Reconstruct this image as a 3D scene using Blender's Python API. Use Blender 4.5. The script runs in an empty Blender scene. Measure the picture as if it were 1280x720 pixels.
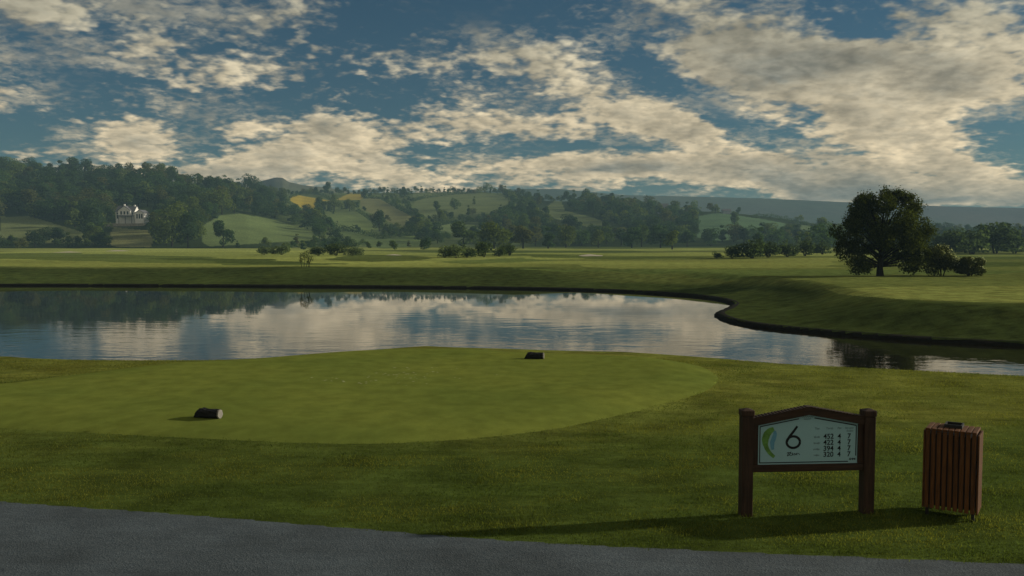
import bpy, math, random
import numpy as np
from mathutils import Vector, Matrix

random.seed(7)
RNG = np.random.default_rng(11)
scene = bpy.context.scene
COL = scene.collection
F = 1108.5                       # focal length in photo pixels (1280 wide)
CAM_H = 3.0
PITCH = math.atan(60 / F)        # the camera looks slightly down
WATER_Z = -1.8
SUN_EL, SUN_FWD = 18.0, 11.0     # sun low on the right, a little ahead of the camera


# ------------------------------------------------------------------ noise
def _hash(ix, iy, seed):
    h = (ix.astype(np.int64) * 374761393 + iy.astype(np.int64) * 668265263 + seed * 1442695041) & 0x7FFFFFFF
    h = ((h ^ (h >> 13)) * 1274126177) & 0x7FFFFFFF
    return ((h ^ (h >> 16)) & 0xFFFFFF) / float(0xFFFFFF)


def vnoise(x, y, seed=0):
    ix, iy = np.floor(x), np.floor(y)
    fx, fy = x - ix, y - iy
    fx, fy = fx * fx * (3 - 2 * fx), fy * fy * (3 - 2 * fy)
    a, b = _hash(ix, iy, seed), _hash(ix + 1, iy, seed)
    c, d = _hash(ix, iy + 1, seed), _hash(ix + 1, iy + 1, seed)
    return (a + (b - a) * fx) * (1 - fy) + (c + (d - c) * fx) * fy - 0.5


def fbm(x, y, octaves=3, seed=0):
    s, amp = 0, 1.0
    for k in range(octaves):
        s = s + amp * vnoise(x * 2 ** k, y * 2 ** k, seed + k)
        amp *= 0.5
    return s


def sstep(a, b, x):
    t = np.clip((x - a) / (b - a), 0, 1)
    return t * t * (3 - 2 * t)


# ------------------------------------------------------------------ rays through photo pixels
def ray(px, py):
    a = (np.asarray(px, float) - 640) / F
    b = -(np.asarray(py, float) - 360) / F
    c, s = math.cos(PITCH), math.sin(PITCH)
    return np.stack([a, c + b * s, -s + b * c], -1)


def on_plane(px, py, z):
    d = ray(px, py)
    t = (z - CAM_H) / d[..., 2]
    return d[..., 0] * t, d[..., 1] * t


# ------------------------------------------------------------------ the lie of the land
FAR_SHORE = [(0, 357), (150, 357.3), (300, 358), (460, 359), (640, 361), (760, 364), (850, 369), (900, 374.5),
             (921, 381), (916, 388), (903, 395), (930, 405), (1000, 414), (1100, 422.5), (1200, 429), (1280, 432.5),
             (1400, 437), (1600, 446)]
CREST = [(1600, 474), (1280, 468), (1100, 457), (960, 447), (840, 440), (740, 438), (640, 435), (520, 431),
         (400, 437), (300, 445), (200, 452), (100, 449), (0, 445)]
TEE_PX = [(900, 470), (893, 480), (870, 490), (800, 508), (700, 529), (600, 541), (520, 546.5), (440, 549), (330, 547), (200, 541),
          (100, 536), (0, 531), (-130, 520), (-210, 505), (-190, 493), (-90, 483), (0, 476), (75, 467), (150, 458.5), (225, 450.5), (300, 446.5), (400, 438.5),
          (460, 434.5), (520, 432.5), (590, 433), (640, 436), (740, 439.5), (820, 444), (870, 453), (892, 462)]


def smooth_closed(pts, n=8):
    P = np.array(pts, float)
    out = []
    m = len(P)
    for i in range(m):
        p0, p1, p2, p3 = P[i - 1], P[i], P[(i + 1) % m], P[(i + 2) % m]
        for k in range(n):
            t = k / n
            out.append(0.5 * ((2 * p1) + (-p0 + p2) * t + (2 * p0 - 5 * p1 + 4 * p2 - p3) * t * t
                              + (-p0 + 3 * p1 - 3 * p2 + p3) * t ** 3))
    return np.array(out)


fx, fy = on_plane([p[0] for p in FAR_SHORE], [p[1] for p in FAR_SHORE], WATER_Z)
cx, cy = on_plane([p[0] for p in CREST], [p[1] for p in CREST], 0.0)
far_pts = list(zip(fx, fy))
near_pts = list(zip(cx, cy + 4.6))
left_pts = [(-34, 28), (-60, 38), (-84, 62), (-78, 86), (-64, 92)]
right_pts = [(42, 31), (52, 24), (47, 17), (33, 17)]
POND = smooth_closed(far_pts + right_pts + near_pts[1:] + left_pts, 5)


def poly_sdf(P, x, y):
    """signed distance to closed polygon, negative inside"""
    x, y = np.asarray(x, float), np.asarray(y, float)
    best = np.full(x.shape, 1e18)
    inside = np.zeros(x.shape, bool)
    n = len(P)
    for i in range(n):
        ax, ay = P[i]
        bx, by = P[(i + 1) % n]
        ex, ey = bx - ax, by - ay
        wx, wy = x - ax, y - ay
        t = np.clip((wx * ex + wy * ey) / (ex * ex + ey * ey + 1e-12), 0, 1)
        dx, dy = wx - ex * t, wy - ey * t
        best = np.minimum(best, dx * dx + dy * dy)
        c1 = (ay > y) != (by > y)
        if ey != 0:
            inside ^= c1 & (x < ex * (y - ay) / ey + ax)
    return np.where(inside, -1, 1) * np.sqrt(best)


def in_poly(P, x, y):
    inside = np.zeros(np.shape(x), bool)
    n = len(P)
    for i in range(n):
        ax, ay = P[i]
        bx, by = P[(i + 1) % n]
        if by != ay:
            inside ^= ((ay > y) != (by > y)) & (x < (bx - ax) * (y - ay) / (by - ay) + ax)
    return inside


_p = [-900, -400, 0, 60, 130, 180, 230, 270, 310, 345, 380, 420, 470, 520, 600, 640, 680, 750, 800, 840, 900, 960, 1000, 1050, 1280, 1700, 2300]
_yr = [225, 215, 213, 217, 222, 222, 229, 234, 239, 243, 242, 242, 242, 241, 240, 243, 251, 253, 258, 264, 265, 271, 277, 284, 291, 292, 296]
_dr = [760, 760, 760, 760, 760, 760, 770, 800, 860, 930, 1050, 1080, 1100, 1100, 1080, 1050, 980, 930, 910, 900, 880, 850, 820, 800, 800, 800, 800]
_db = [430, 430, 430, 430, 430, 430, 430, 430, 430, 445, 460, 475, 490, 500, 520, 520, 520, 520, 520, 520, 520, 520, 520, 520, 520, 520, 520]
_pm = [-900, 500, 560, 600, 650, 700, 780, 850, 950, 1050, 1180, 1280, 1700, 2300]
_ym = [300, 262, 246, 240, 237, 237, 244.5, 246, 248.5, 253, 258.5, 260.5, 262, 275]
_pc = [-900, 270, 300, 314, 328, 345, 355, 362, 380, 410, 440, 480, 540, 2300]
_yc = [330, 290, 243, 233, 227, 222.5, 223, 228, 232, 235, 240, 250, 290, 330]
TEE_XY = None


def height(x, y):
    x, y = np.asarray(x, float), np.asarray(y, float)
    shape = x.shape
    x, y = x.ravel(), y.ravel()
    r = np.hypot(x, y)
    az = np.clip(np.arctan2(x, y), -1.0, 1.0)
    p = 640 + F * np.tan(az)
    d = r * np.cos(az)
    # near and middle ground
    top = -0.3 * sstep(28, 44, y) - 0.7 * sstep(120, 300, d)
    top = top + 0.05 * fbm(x * 0.22, y * 0.22, 2, 5) * (1 - sstep(6, 9, np.abs(y - 5.0)) * 0) 
    und = sstep(112, 160, d) * (1 - sstep(430, 520, d))
    top = top + und * (0.6 * fbm(x / 90, y / 45, 2, 21) + 0.3 * fbm(x / 17, y / 17, 2, 33))
    top = top + 0.16 * sstep(40, 55, y) * (1 - sstep(104, 130, d)) * fbm(x / 13, y / 13, 2, 44)
    if TEE_XY is not None:
        near = r < 45
        sd = poly_sdf(TEE_XY, x[near], y[near])
        top[near] += 0.14 * sstep(0.5, -1.2, sd)
    z = top
    near = r < 190
    sd = poly_sdf(POND, x[near], y[near])
    xx, yy = x[near], y[near]
    w = np.where(yy < 34, 4.6, 5.2 + (13.5 - 5.2) * sstep(18, -8, xx) * sstep(55, 75, yy) + 3 * sstep(20, 8, xx) + 11 * sstep(0, 8, xx) * sstep(27, 15, xx) * sstep(46, 54, yy))
    shore = -1.60
    t = np.clip(sd / w, 0, 1)
    prof = 0.35 * t + 0.65 * t * t * (3 - 2 * t)
    zz = shore + (top[near] - shore) * prof
    zz = np.where(sd < -0.25, shore - 1.7 * sstep(-0.05, -0.75, sd), zz)
    z[near] = zz
    # wooded hills and pasture
    yr, dr, db = np.interp(p, _p, _yr), np.interp(p, _p, _dr), np.interp(p, _p, _db)
    zr = CAM_H + (300 - yr) / F * dr
    t = (d - db) / (dr - db)
    tc = np.clip(t, 0, 1)
    S = 0.62 * tc ** 1.1 + 0.38 * tc * tc * (3 - 2 * tc)
    hill = (zr + 1) * S
    bump = np.clip(tc * 3, 0, 1) * (1 - 0.75 * sstep(0.72, 0.98, tc))
    hill = hill + bump * (5 * fbm(x / 190, y / 190, 2, 61) + 1.2 * fbm(x / 60, y / 60, 2, 71))
    hill = np.where(t > 1, (zr + 1) * (1 - 0.45 * sstep(1.02, 2.6, t)), hill)
    hill = np.where(t > 0, hill, 0)
    z = z + hill
    # moorland ridge and the bare cone-shaped hill, far behind
    zm = CAM_H + (300 - np.interp(p, _pm, _ym)) / F * 1950
    m = zm * (0.15 * sstep(1320, 1500, d) + 0.85 * sstep(1450, 1950, d)) - 60 * (1 - sstep(1250, 1420, d))
    m = m + 7 * fbm(x / 260, y / 260, 3, 81) * sstep(1450, 1600, d) * (1 - sstep(1750, 1950, d))
    z = np.where(d > 1300, np.maximum(z, m), z)
    zc = CAM_H + (300 - np.interp(p, _pc, _yc)) / F * 1420
    c = zc * sstep(1180, 1420, d) * (1 - 0.5 * sstep(1440, 1800, d))
    z = np.where(d > 1200, np.maximum(z, c), z)
    return z.reshape(shape)


tx, ty = on_plane([p[0] for p in TEE_PX], [p[1] for p in TEE_PX], 0.1)
TEE_XY = smooth_closed(list(zip(tx, ty)), 5)

_T = np.geomspace(7, 3200, 900)


def ground_at(px, py):
    """where the line of sight through a photo pixel first meets the land"""
    px, py = np.atleast_1d(np.asarray(px, float)), np.atleast_1d(np.asarray(py, float))
    out = np.full((len(px), 3), np.nan)
    for s in range(0, len(px), 400):
        D = ray(px[s:s + 400], py[s:s + 400])
        X, Y = D[:, 0:1] * _T, D[:, 1:2] * _T
        Z = CAM_H + D[:, 2:3] * _T
        below = Z < np.maximum(height(X, Y), -1e9)
        hit = below.any(1)
        k = np.maximum(below.argmax(1), 1)
        i = np.arange(len(k))
        lo, hi = _T[k - 1], _T[k]
        for _ in range(7):
            mid = (lo + hi) / 2
            zz = CAM_H + D[:, 2] * mid
            b = zz < height(D[:, 0] * mid, D[:, 1] * mid)
            lo, hi = np.where(b, lo, mid), np.where(b, mid, hi)
        t = np.where(hit, hi, np.nan)
        out[s:s + 400] = np.stack([D[:, 0] * t, D[:, 1] * t, CAM_H + D[:, 2] * t], -1)
    return out


def px_poly_to_world(poly, step=8):
    pts = []
    n = len(poly)
    for i in range(n):
        a, b = np.array(poly[i], float), np.array(poly[(i + 1) % n], float)
        k = max(1, int(np.hypot(*(b - a)) / step))
        for j in range(k):
            pts.append(a + (b - a) * j / k)
    pts = np.array(pts)
    g = ground_at(pts[:, 0], pts[:, 1])
    g = g[~np.isnan(g[:, 0])]
    g = g[g[:, 1] < 1250]
    return g[:, :2]


# ------------------------------------------------------------------ object helpers
def mesh_np(name, V, faces=None, quads=None, tris=None):
    me = bpy.data.meshes.new(name)
    V = np.asarray(V, np.float32)
    loops, starts, n = [], [], 0
    if quads is not None and len(quads):
        q = np.asarray(quads, np.int32)
        loops.append(q.ravel())
        starts.append(n + np.arange(len(q)) * 4)
        n += q.size
    if tris is not None and len(tris):
        q = np.asarray(tris, np.int32)
        loops.append(q.ravel())
        starts.append(n + np.arange(len(q)) * 3)
        n += q.size
    if faces is not None:
        me.from_pydata([tuple(map(float, v)) for v in V], [], [tuple(f) for f in faces])
        return me
    loops, starts = np.concatenate(loops), np.concatenate(starts)
    me.vertices.add(len(V))
    me.vertices.foreach_set("co", V.ravel())
    me.loops.add(len(loops))
    me.loops.foreach_set("vertex_index", loops)
    me.polygons.add(len(starts))
    me.polygons.foreach_set("loop_start", starts.astype(np.int32))
    me.update(calc_edges=True)
    return me


def obj(name, me, mat=None, parent=None, loc=None):
    o = bpy.data.objects.new(name, me)
    COL.objects.link(o)
    if mat is not None:
        for m in (mat if isinstance(mat, (list, tuple)) else [mat]):
            me.materials.append(m)
    if parent is not None:
        o.parent = parent
    if loc is not None:
        o.location = loc
    return o


def tag(o, label=None, cat=None, group=None, kind=None):
    if label: o['label'] = label
    if cat: o['category'] = cat
    if group: o['group'] = group
    if kind: o['kind'] = kind
    return o


def empty(name, loc, rz=0.0):
    o = bpy.data.objects.new(name, None)
    o.empty_display_size = 0.2
    COL.objects.link(o)
    o.location = loc
    o.rotation_euler = (0, 0, rz)
    return o


def add_attr(me, name, rgb, domain='POINT'):
    a = me.color_attributes.new(name, 'FLOAT_COLOR', domain)
    rgb = np.asarray(rgb, np.float32)
    full = np.ones((len(rgb), 4), np.float32)
    full[:, :3] = rgb
    a.data.foreach_set("color", full.ravel())


def smooth(me):
    me.polygons.foreach_set("use_smooth", np.ones(len(me.polygons), bool))


class MB:
    """collects boxes, prisms, tubes into one mesh"""
    def __init__(s):
        s.v, s.f, s.mi = [], [], []

    def add(s, V, Fc, mi=0):
        o = len(s.v)
        s.v += [tuple(map(float, p)) for p in V]
        s.f += [tuple(o + i for i in f) for f in Fc]
        s.mi += [mi] * len(Fc)

    def box(s, x0, x1, y0, y1, z0, z1, mi=0, M=None, bev=0.0):
        if bev > 0:
            import bmesh
            bm = bmesh.new()
            bmesh.ops.create_cube(bm, size=1)
            for v in bm.verts:
                v.co = Vector((x0 + (v.co.x + .5) * (x1 - x0), y0 + (v.co.y + .5) * (y1 - y0), z0 + (v.co.z + .5) * (z1 - z0)))
            bmesh.ops.bevel(bm, geom=bm.edges[:], offset=bev, segments=2, affect='EDGES', profile=0.5)
            bm.verts.index_update()
            V = [v.co.copy() for v in bm.verts]
            Fc = [[v.index for v in f.verts] for f in bm.faces]
            bm.free()
        else:
            V = [Vector(p) for p in [(x0, y0, z0), (x1, y0, z0), (x1, y1, z0), (x0, y1, z0), (x0, y0, z1), (x1, y0, z1), (x1, y1, z1), (x0, y1, z1)]]
            Fc = [(0, 3, 2, 1), (4, 5, 6, 7), (0, 1, 5, 4), (1, 2, 6, 5), (2, 3, 7, 6), (3, 0, 4, 7)]
        if M is not None:
            V = [M @ v for v in V]
        s.add(V, Fc, mi)

    def prism_y(s, poly, y0, y1, mi=0):
        """a polygon in x,z (counter-clockwise seen from -y) pushed from y0 to y1"""
        n = len(poly)
        V = [(x, y0, z) for x, z in poly] + [(x, y1, z) for x, z in poly]
        Fc = [tuple(range(n)), tuple(range(2 * n - 1, n - 1, -1))] + [(i + n, (i + 1) % n + n, (i + 1) % n, i) for i in range(n)]
        s.add(V, Fc, mi)

    def tube(s, pts, radii, seg=8, mi=0, cap=True):
        pts = [Vector(p) for p in pts]
        rings = []
        o = []
        for i, p in enumerate(pts):
            t = (pts[min(i + 1, len(pts) - 1)] - pts[max(i - 1, 0)]).normalized()
            a = t.cross(Vector((0.31, 0.95, 0.11))).normalized()
            b = t.cross(a)
            for k in range(seg):
                g = 2 * math.pi * k / seg
                o.append(p + (a * math.cos(g) + b * math.sin(g)) * radii[i])
        Fc = []
        for i in range(len(pts) - 1):
            for k in range(seg):
                k2 = (k + 1) % seg
                Fc.append((i * seg + k, i * seg + k2, (i + 1) * seg + k2, (i + 1) * seg + k))
        if cap:
            Fc.append(tuple(range(seg - 1, -1, -1)))
            e = (len(pts) - 1) * seg
            Fc.append(tuple(e + k for k in range(seg)))
        s.add(o, Fc, mi)

    def build(s, name, mat, parent=None, sm=False):
        me = bpy.data.meshes.new(name)
        me.from_pydata(s.v, [], s.f)
        o = obj(name, me, mat, parent)
        if isinstance(mat, (list, tuple)):
            me.polygons.foreach_set("material_index", np.array(s.mi, np.int32))
        if sm: smooth(me)
        me.update()
        return o


# ------------------------------------------------------------------ materials
class NT:
    def __init__(s, tree):
        s.t, s.n, s.l = tree, tree.nodes, tree.links
        s.n.clear()

    def new(s, typ, **kw):
        nd = s.n.new(typ)
        for k, v in kw.items(): setattr(nd, k, v)
        return nd

    def put(s, sock, val):
        if isinstance(val, bpy.types.NodeSocket): s.l.new(val, sock)
        elif val is not None: sock.default_value = val

    def math(s, op, a, b=None, c=None, clamp=False):
        nd = s.new('ShaderNodeMath', operation=op, use_clamp=clamp)
        s.put(nd.inputs[0], a); s.put(nd.inputs[1], b)
        if c is not None: s.put(nd.inputs[2], c)
        return nd.outputs[0]

    def vmath(s, op, a, b=None, scale=None):
        nd = s.new('ShaderNodeVectorMath', operation=op)
        s.put(nd.inputs[0], a)
        if b is not None: s.put(nd.inputs[1], b)
        if scale is not None: s.put(nd.inputs['Scale'], scale)
        return nd.outputs[0]

    def noise(s, vec, scale, detail=3, rough=0.5, dist=0.0):
        nd = s.new('ShaderNodeTexNoise')
        if vec is not None: s.l.new(vec, nd.inputs['Vector'])
        nd.inputs['Scale'].default_value = scale
        nd.inputs['Detail'].default_value = detail
        nd.inputs['Roughness'].default_value = rough
        nd.inputs['Distortion'].default_value = dist
        return nd.outputs['Fac']

    def mapping(s, vec, loc=(0, 0, 0), rot=(0, 0, 0), scale=(1, 1, 1), typ='POINT'):
        nd = s.new('ShaderNodeMapping', vector_type=typ)
        s.l.new(vec, nd.inputs['Vector'])
        nd.inputs['Location'].default_value = loc
        nd.inputs['Rotation'].default_value = rot
        nd.inputs['Scale'].default_value = scale
        return nd.outputs[0]

    def remap(s, v, a, b, c=0.0, d=1.0, smooth=False):
        nd = s.new('ShaderNodeMapRange')
        if smooth: nd.interpolation_type = 'SMOOTHSTEP'
        s.put(nd.inputs['Value'], v)
        for k, x in zip(('From Min', 'From Max', 'To Min', 'To Max'), (a, b, c, d)): s.put(nd.inputs[k], x)
        return nd.outputs['Result']

    def mix(s, fac, a, b, mode='MIX'):
        nd = s.new('ShaderNodeMix', data_type='RGBA', blend_type=mode)
        s.put(nd.inputs[0], fac)
        for sock, v in ((nd.inputs[6], a), (nd.inputs[7], b)):
            if isinstance(v, tuple) and len(v) == 3: v = (*v, 1)
            s.put(sock, v)
        return nd.outputs[2]

    def bump(s, h, strength, dist):
        nd = s.new('ShaderNodeBump')
        s.l.new(h, nd.inputs['Height'])
        nd.inputs['Strength'].default_value = strength
        nd.inputs['Distance'].default_value = dist
        return nd.outputs[0]


def mat(name):
    m = bpy.data.materials.new(name)
    m.use_nodes = True
    return m, NT(m.node_tree)


def finish(m, nt, color, rough=0.8, spec=0.2, normal=None, metallic=0.0):
    b = nt.new('ShaderNodeBsdfPrincipled')
    if isinstance(color, tuple): color = (*color[:3], 1)
    nt.put(b.inputs['Base Color'], color)
    nt.put(b.inputs['Roughness'], rough)
    b.inputs['Specular IOR Level'].default_value = spec
    b.inputs['Metallic'].default_value = metallic
    if normal is not None: nt.l.new(normal, b.inputs['Normal'])
    o = nt.new('ShaderNodeOutputMaterial')
    nt.l.new(b.outputs[0], o.inputs[0])
    return m


def plain(name, color, rough=0.8, spec=0.2, var=0.25, scale=12.0, bump=0.0, metallic=0.0):
    m, nt = mat(name)
    co = nt.new('ShaderNodeTexCoord').outputs['Object']
    n = nt.noise(co, scale, 4, 0.6)
    k = nt.remap(n, 0.25, 0.75, 1 - var, 1 + var)
    c = nt.vmath('SCALE', (color[0], color[1], color[2]), scale=k)
    nm = nt.bump(n, 0.6, bump) if bump else None
    return finish(m, nt, c, rough, spec, nm, metallic)


def wood_mat(name, color, dark, along='Z', rough=0.7):
    m, nt = mat(name)
    co = nt.new('ShaderNodeTexCoord').outputs['Object']
    sc = {'Z': (22, 22, 1.6), 'X': (1.6, 22, 22)}[along]
    v = nt.mapping(co, scale=sc)
    n = nt.noise(v, 1.6, 6, 0.65, 0.6)
    n2 = nt.noise(co, 5, 3, 0.5)
    f = nt.remap(n, 0.35, 0.68)
    c = nt.mix(f, dark, color)
    c = nt.vmath('SCALE', c, scale=nt.remap(n2, 0.25, 0.75, 0.75, 1.2))
    return finish(m, nt, c, rough, 0.25, nt.bump(n, 0.5, 0.004))


def leaf_mat(name, source, trans=0.35):
    """source: an rgb tuple, 'OBJECT' (object colour) or 'ATTR' (per-tree tint stored on the mesh)"""
    m, nt = mat(name)
    geo = nt.new('ShaderNodeNewGeometry')
    if source == 'OBJECT':
        base = nt.new('ShaderNodeObjectInfo').outputs['Color']
    elif source == 'ATTR':
        base = nt.new('ShaderNodeAttribute', attribute_name='tint').outputs['Color']
    else:
        rgb = nt.new('ShaderNodeRGB')
        rgb.outputs[0].default_value = (*source, 1)
        base = rgb.outputs[0]
    k = nt.remap(geo.outputs['Random Per Island'], 0, 1, 0.55, 1.5)
    c = nt.vmath('SCALE', base, scale=k)
    warm = nt.mix(nt.math('MULTIPLY', geo.outputs['Random Per Island'], 0.18), c, nt.vmath('MULTIPLY', c, (1.5, 1.15, 0.6)))
    d = nt.new('ShaderNodeBsdfDiffuse')
    t = nt.new('ShaderNodeBsdfTranslucent')
    nt.l.new(warm, d.inputs[0])
    nt.l.new(nt.vmath('MULTIPLY', warm, (1.5, 1.5, 0.8)), t.inputs[0])
    mx = nt.new('ShaderNodeMixShader')
    mx.inputs[0].default_value = trans
    nt.l.new(d.outputs[0], mx.inputs[1]); nt.l.new(t.outputs[0], mx.inputs[2])
    o = nt.new('ShaderNodeOutputMaterial')
    nt.l.new(mx.outputs[0], o.inputs[0])
    return m


def ground_mat():
    m, nt = mat('turf')
    pos = nt.new('ShaderNodeNewGeometry').outputs['Position']
    base = nt.new('ShaderNodeAttribute', attribute_name='tint').outputs['Color']
    flat = nt.vmath('MULTIPLY', pos, (1, 1, 0))
    n_big = nt.noise(flat, 0.045, 4, 0.55)
    n_mid = nt.noise(flat, 0.9, 5, 0.62)
    n_fine = nt.noise(flat, 9.0, 5, 0.7)
    n_blade = nt.noise(flat, 70.0, 3, 0.7)
    k = nt.math('MULTIPLY', nt.remap(n_big, 0.3, 0.7, 0.82, 1.18), nt.remap(n_mid, 0.3, 0.7, 0.58, 1.42))
    k = nt.math('MULTIPLY', k, nt.remap(n_fine, 0.3, 0.7, 0.78, 1.22))
    k = nt.math('MULTIPLY', k, nt.remap(n_blade, 0.3, 0.7, 0.8, 1.2))
    streak = nt.noise(nt.mapping(flat, rot=(0, 0, 0.06), scale=(0.45, 1.7, 1)), 2.4, 4, 0.6)
    k = nt.math('MULTIPLY', k, nt.remap(streak, 0.3, 0.7, 0.74, 1.26))
    c = nt.vmath('SCALE', base, scale=k)
    dry = nt.mix(nt.remap(nt.noise(flat, 0.5, 4, 0.6), 0.5, 0.72, 0, 0.4), c, nt.vmath('MULTIPLY', c, (1.35, 1.08, 1.0)))
    h = nt.math('MULTIPLY_ADD', n_fine, 0.6, n_blade)
    d = nt.new('ShaderNodeBsdfDiffuse')
    nt.l.new(dry, d.inputs[0])
    nt.l.new(nt.bump(h, 0.35, 0.04), d.inputs['Normal'])
    o = nt.new('ShaderNodeOutputMaterial')
    nt.l.new(d.outputs[0], o.inputs[0])
    return m


def tee_mat():
    m, nt = mat('mown_turf')
    pos = nt.new('ShaderNodeNewGeometry').outputs['Position']
    flat = nt.vmath('MULTIPLY', pos, (1, 1, 0))
    n1 = nt.noise(flat, 0.35, 3, 0.5)
    n2 = nt.noise(flat, 2.5, 4, 0.6)
    n3 = nt.noise(flat, 60, 3, 0.7)
    c = nt.mix(nt.remap(n1, 0.35, 0.65), (0.122, 0.154, 0.0310), (0.152, 0.178, 0.0350))
    k = nt.math('MULTIPLY', nt.remap(n2, 0.3, 0.7, 0.82, 1.18), nt.remap(n3, 0.3, 0.7, 0.82, 1.18))
    c = nt.vmath('SCALE', c, scale=k)
    d = nt.new('ShaderNodeBsdfDiffuse')
    nt.l.new(c, d.inputs[0])
    nt.l.new(nt.bump(n3, 0.25, 0.012), d.inputs['Normal'])
    o = nt.new('ShaderNodeOutputMaterial')
    nt.l.new(d.outputs[0], o.inputs[0])
    return m


def path_mat():
    m, nt = mat('tarmac')
    pos = nt.new('ShaderNodeNewGeometry').outputs['Position']
    flat = nt.vmath('MULTIPLY', pos, (1, 1, 0))
    big = nt.noise(flat, 0.7, 5, 0.65)
    mid = nt.noise(nt.mapping(flat, scale=(0.6, 2.2, 1)), 3.0, 4, 0.6)
    vor = nt.new('ShaderNodeTexVoronoi')
    vor.inputs['Scale'].default_value = 55
    nt.l.new(flat, vor.inputs['Vector'])
    sp = nt.noise(flat, 90, 2, 0.7)
    k = nt.math('MULTIPLY', nt.remap(big, 0.3, 0.7, 0.66, 1.30), nt.remap(mid, 0.3, 0.7, 0.85, 1.15))
    k = nt.math('MULTIPLY', k, nt.remap(sp, 0.25, 0.75, 0.45, 1.65))
    stone = nt.mix(nt.remap(vor.outputs['Color'], 0.2, 0.8), (0.042, 0.056, 0.068), (0.068, 0.083, 0.094))
    c = nt.vmath('SCALE', stone, scale=k)
    h = nt.math('ADD', vor.outputs['Distance'], sp)
    return finish(m, nt, c, 0.85, 0.25, nt.bump(h, 0.5, 0.008))


def water_mat():
    m, nt = mat('pond_water')
    pos = nt.new('ShaderNodeNewGeometry').outputs['Position']
    flat = nt.vmath('MULTIPLY', pos, (1, 1, 0))
    n1 = nt.noise(nt.mapping(flat, rot=(0, 0, 0.3), scale=(0.7, 1.25, 1)), 1.15, 3, 0.5, 0.4)
    n2 = nt.noise(nt.mapping(flat, rot=(0, 0, -0.4), scale=(1, 1.5, 1)), 4.2, 2, 0.5)
    spx = nt.new('ShaderNodeSeparateXYZ')
    nt.l.new(flat, spx.inputs[0])
    calm = nt.math('MULTIPLY', nt.remap(nt.noise(flat, 0.05, 2, 0.5), 0.35, 0.7, 0.45, 1.25), nt.remap(spx.outputs[1], 33, 56, 4.2, 0.10))
    n0 = nt.noise(nt.mapping(flat, rot=(0, 0, 0.12), scale=(0.30, 0.85, 1)), 0.75, 2, 0.5, 0.6)
    swell = nt.math('MULTIPLY', n0, nt.remap(spx.outputs[1], 40, 70, 2.6, 0.0))
    h = nt.math('ADD', nt.math('MULTIPLY', nt.math('MULTIPLY_ADD', n2, 0.16, n1), calm), swell)
    b = nt.new('ShaderNodeBsdfPrincipled')
    b.inputs['Base Color'].default_value = (0.010, 0.009, 0.004, 1)
    b.inputs['Roughness'].default_value = 0.02
    b.inputs['IOR'].default_value = 1.42
    nt.l.new(nt.bump(h, 0.35, 0.009), b.inputs['Normal'])
    o = nt.new('ShaderNodeOutputMaterial')
    nt.l.new(b.outputs[0], o.inputs[0])
    return m


M = {
    'turf': ground_mat(), 'tee': tee_mat(), 'tarmac': path_mat(), 'water': water_mat(),
    'soil': plain('wet_soil', (0.009, 0.0075, 0.0045), 0.95, 0.05, 0.5, 6, 0.05),
    'sand': plain('bunker_sand', (0.42, 0.38, 0.30), 0.9, 0.1, 0.12, 1.0),
    'bark': plain('bark', (0.020, 0.016, 0.011), 0.95, 0.1, 0.4, 18, 0.02),
    'wood': wood_mat('sign_timber', (0.058, 0.030, 0.018), (0.024, 0.014, 0.009), 'Z'),
    'wood_x': wood_mat('sign_timber_across', (0.058, 0.030, 0.018), (0.024, 0.014, 0.009), 'X'),
    'slat': wood_mat('slat_timber', (0.150, 0.056, 0.013), (0.055, 0.021, 0.006), 'Z'),
    'black': plain('black_metal', (0.012, 0.012, 0.012), 0.5, 0.4, 0.2),
    'board': plain('sign_board', (0.29, 0.47, 0.51), 0.45, 0.4, 0.04, 3.0),
    'ink': plain('sign_ink', (0.012, 0.013, 0.014), 0.6, 0.2, 0.1),
    'ink_faint': plain('sign_faint_ink', (0.16, 0.24, 0.26), 0.6, 0.2, 0.1),
    'map_green': plain('sign_map_green', (0.12, 0.26, 0.06), 0.6, 0.2, 0.45, 22),
    'map_blue': plain('sign_map_blue', (0.12, 0.30, 0.42), 0.6, 0.2, 0.2, 14),
    'log': plain('log_bark', (0.013, 0.013, 0.014), 0.85, 0.25, 0.6, 40, 0.02),
    'log_cut': plain('log_cut_wood', (0.19, 0.18, 0.16), 0.85, 0.1, 0.25, 40),
    'render': plain('white_render', (0.80, 0.78, 0.74), 0.85, 0.2, 0.08, 0.6),
    'grey_render': plain('grey_render', (0.36, 0.40, 0.46), 0.85, 0.2, 0.08, 0.6),
    'slate': plain('roof_slate', (0.11, 0.11, 0.12), 0.8, 0.3, 0.3, 1.5),
    'glass': plain('dark_glass', (0.03, 0.035, 0.04), 0.15, 0.5, 0.1),
    'stone': plain('terrace_stone', (0.36, 0.32, 0.26), 0.9, 0.1, 0.35, 1.2, 0.05),
    'leaf_obj': leaf_mat('leaves_far', 'OBJECT', 0.45),
    'leaf_attr': leaf_mat('leaves_wood', 'ATTR', 0.45),
    'leaf_hero': leaf_mat('leaves_hero', (0.040, 0.054, 0.012), 0.45),
    'leaf_shrub': leaf_mat('leaves_shrub', (0.040, 0.050, 0.018), 0.30),
    'leaf_sapling': leaf_mat('leaves_sapling', (0.045, 0.065, 0.018), 0.35),
    'pale_tips': leaf_mat('pale_tips', (0.34, 0.39, 0.27), 0.3),
    'blade': leaf_mat('grass_blades', 'ATTR', 0.45),
    'fleck': plain('divot_sand', (0.30, 0.33, 0.17), 0.9, 0.1, 0.2),
}

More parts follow.
